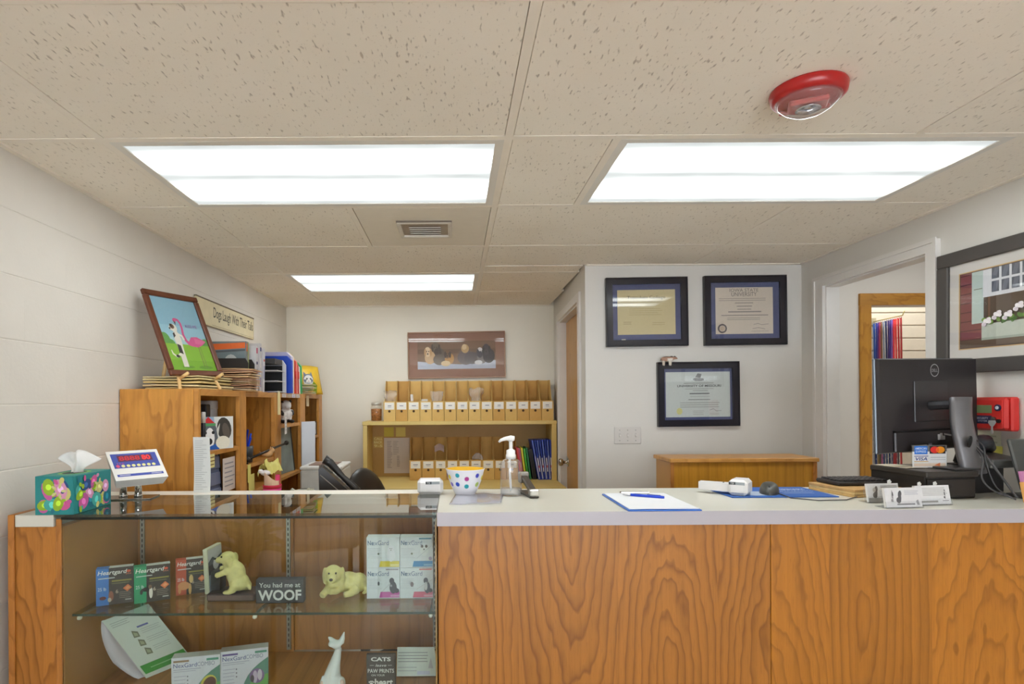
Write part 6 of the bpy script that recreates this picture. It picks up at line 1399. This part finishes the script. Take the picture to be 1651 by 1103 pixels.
def flap(u, v):
    e = TLp*(1-v)+BLp*v
    c_ = (UY(157, 1045, 1.93)*(2*v*(1-v)) + TLp*(1-v)**2 + UY(205, 1098, 1.955)*v*v) if True else e
    if v > .72: c_ = c_.lerp(BLp, (v-.72)/.28*.6)
    c_.z = max(c_.z, .4815); return e.lerp(c_, u) + Vector((0, .012*sin(pi*u), 0))
c = MB(); c.smooth = True; c.slab(flap, 6, 14, .0008); c.build('back_leaf', mat((206, 202, 212), .6, var=.02), lf)
# white cat figurine
ctf = thing('cat_figurine', 'tall white porcelain cat figurine with pointed ears on the lower deck', 'figurine', (-.392, 1.87, LZ))
fg = MB()
fg.ell((-.004, 0, .035), (.030, .028, .036)); fg.tube([(-.004, 0, .05), (.004, 0, .085), (.013, 0, .118), (.017, 0, .138)], [.026, .0185, .0125, .0098], 12); fg.ell((.010, -.004, .149), (.018, .016, .014)); fg.ell((-.004, -.010, .152), (.011, .010, .009))
fg.tube([(.024, 0, .152), (.030, 0, .168), (.035, 0, .188)], [.011, .008, .002], 8); fg.tube([(.0, 0, .156), (-.010, 0, .166), (-.017, 0, .172)], [.010, .007, .002], 8)
fg.ell((-.030, -.006, .022), (.014, .016, .024)); fg.ell((.026, -.004, .024), (.013, .016, .022)); fg.tube([(-.03, -.01, .035), (-.033, -.012, .052)], [.009, .003], 8); fg.ell((-.004, -.014, .006), (.034, .022, .008))
me = fused(fg, .0026, 4); me.materials.append(mat((226, 228, 230), .14, var=.01)); link('body', me, ctf)
c = MB(); c.smooth = True; c.ell((.0285, -.0135, .026), (.0095, .006, .015), 10, 8); c.ell((-.0335, -.0165, .026), (.007, .006, .013), 10, 8); c.build('pink_haunch', mat((226, 196, 184), .2), ctf)
# CATS plaque and folded card
pq = thing('plaque', 'small dark plaque about cats leaving paw prints', 'sign', (-.238, 1.85, LZ), R(0))
MB().box(-.046, 0, 0, .046, .016, .122, b=.0015).build('board', mat((70, 64, 62), .6, var=.06), pq)
P = Print(.092, .122); W3 = (222, 220, 216)
P.t('CATS', .5, .83, .105, W3, 'c', .68, .035).t('leave', .5, .69, .07, W3, 'c', .38, .0, .3).r(.12, .72, .26, .728, W3).r(.74, .72, .88, .728, W3).t('PAW PRINTS', .5, .53, .105, W3, 'c', .90, .012).t('ON YOUR', .4, .445, .05, W3, 'c', .46).t('heart', .60, .20, .18, W3, 'c', .62, .03)
P.e(.17, .24, .06, .04, W3)
for k in range(4): P.e(.10+.05*k, .295+.015*(1 if k in (1, 2) else 0), .022, .022, W3, 10)
P.build('lettering', pq, (0, -.0003, 0))
fc = thing('info_card', 'white folded information card standing behind the dark cat plaque', 'card', (-.137, 1.955, LZ))
MB().slab(lambda u, v: ((u-.5)*.125+.012*u*(1-v), -.0+.03*v, .004+.084*v), 4, 4, .0008).build('front_leaf', mat((218, 222, 216), .6), fc); MB().slab(lambda u, v: ((u-.5)*.125+.012*u*(1-v), .062-.03*v, .004+.084*v), 4, 4, .0008).build('back_leaf', mat((212, 216, 210), .6), fc)
P = Print(.122, .082); P.lines(.02, .5, .85, .95, 4, (160, 160, 162), .3, .1).lines(.02, .15, .7, .4, 2, (186, 188, 190), .3).r(.55, .06, .9, .2, (206, 206, 226)).p([(.85, .3), (.92, .7), (.99, .3)], (196, 190, 196)); P.build('print', fc, (0, -.0014, .004), (R(-20), 0, 0))
# ================================================================== LOBBY THINGS THAT SHOW AS REFLECTIONS IN THE CASE GLASS
tbl = thing('side_table', 'small pale side table in the lobby, reflected in the case glass', 'table', (-1.10, .35, 0))
m = MB(); m.box(-.22, -.24, .40, .22, .24, .42, b=.004); m.build('tabletop', mat((214, 206, 214), .5), tbl)
for x in (-.19, .17):
    for y in (-.21, .19): MB().box(x, y, 0, x+.02, y+.02, .40).build('leg', mat((120, 96, 66), .5), tbl)
pl = thing('potted_plant', 'leafy green plant in a white pot on the lobby side table', 'plant', (-1.12, .35, .4205))
m = MB(); m.smooth = True; m.lathe([(.05, 0), (.065, .10), (.07, .10), (.066, .112), (.058, .108), (0, .095)], 24); m.build('pot', mat((220, 214, 220), .4), pl)
lm = MB(); lm.smooth = True; lm.slab(lambda u, v: ((u-.5)*.055*sin(pi*min(1, v*.98+.02))**.7*2*.6, .16*v, .02*sin(pi*v)-.03*v*v+.012*(2*u-1)**2), 4, 7, .0008)
lme = lm.mesh('leaf', mat((120, 150, 60), .4, var=.25)); rr = random.Random(6)
for k in range(30):
    a = k*2.4; t = .25+.95*rr.random(); z = .11+.12*rr.random()
    o = link('leaf', lme, pl, (.02*cos(a), .02*sin(a), z), (t, 0, a-pi/2)); s_ = rr.uniform(.8, 1.4); o.scale = (s_, s_, s_)
m = MB(); m.smooth = True
m.tube([(0, 0, .09), (.005, 0, .24)], .007, 8); m.build('stem', mat((110, 90, 50), .6), pl)
def lobby_chair(loc, rz, label):
    t = thing('lobby_chair', label, 'chair', loc, rz); fb = mat((196, 186, 204), .8, var=.05); fr = mat((150, 100, 50), .45)
    MB().box(-.25, -.25, .38, .25, .25, .46, b=.03).build('seat', fb, t); MB().box(-.25, -.29, .46, .25, -.22, .88, M=Rm(R(6), 'X'), b=.03).build('backrest', fb, t)
    for x in (-.26, .24):
        for y in (-.24, .22): MB().box(x, y, 0, x+.03, y+.03, .38 if y < 0 else .62).build('leg', fr, t)
        MB().box(x-.005, -.24, .62, x+.035, .26, .645, b=.006).build('armrest', fr, t)
lobby_chair((-.98, -.75, 0), R(-20), 'lavender upholstered lobby chair beside the left wall, opposite the case')
lobby_chair((-.30, -.95, 0), R(0), 'lavender upholstered lobby chair in the middle of the lobby')
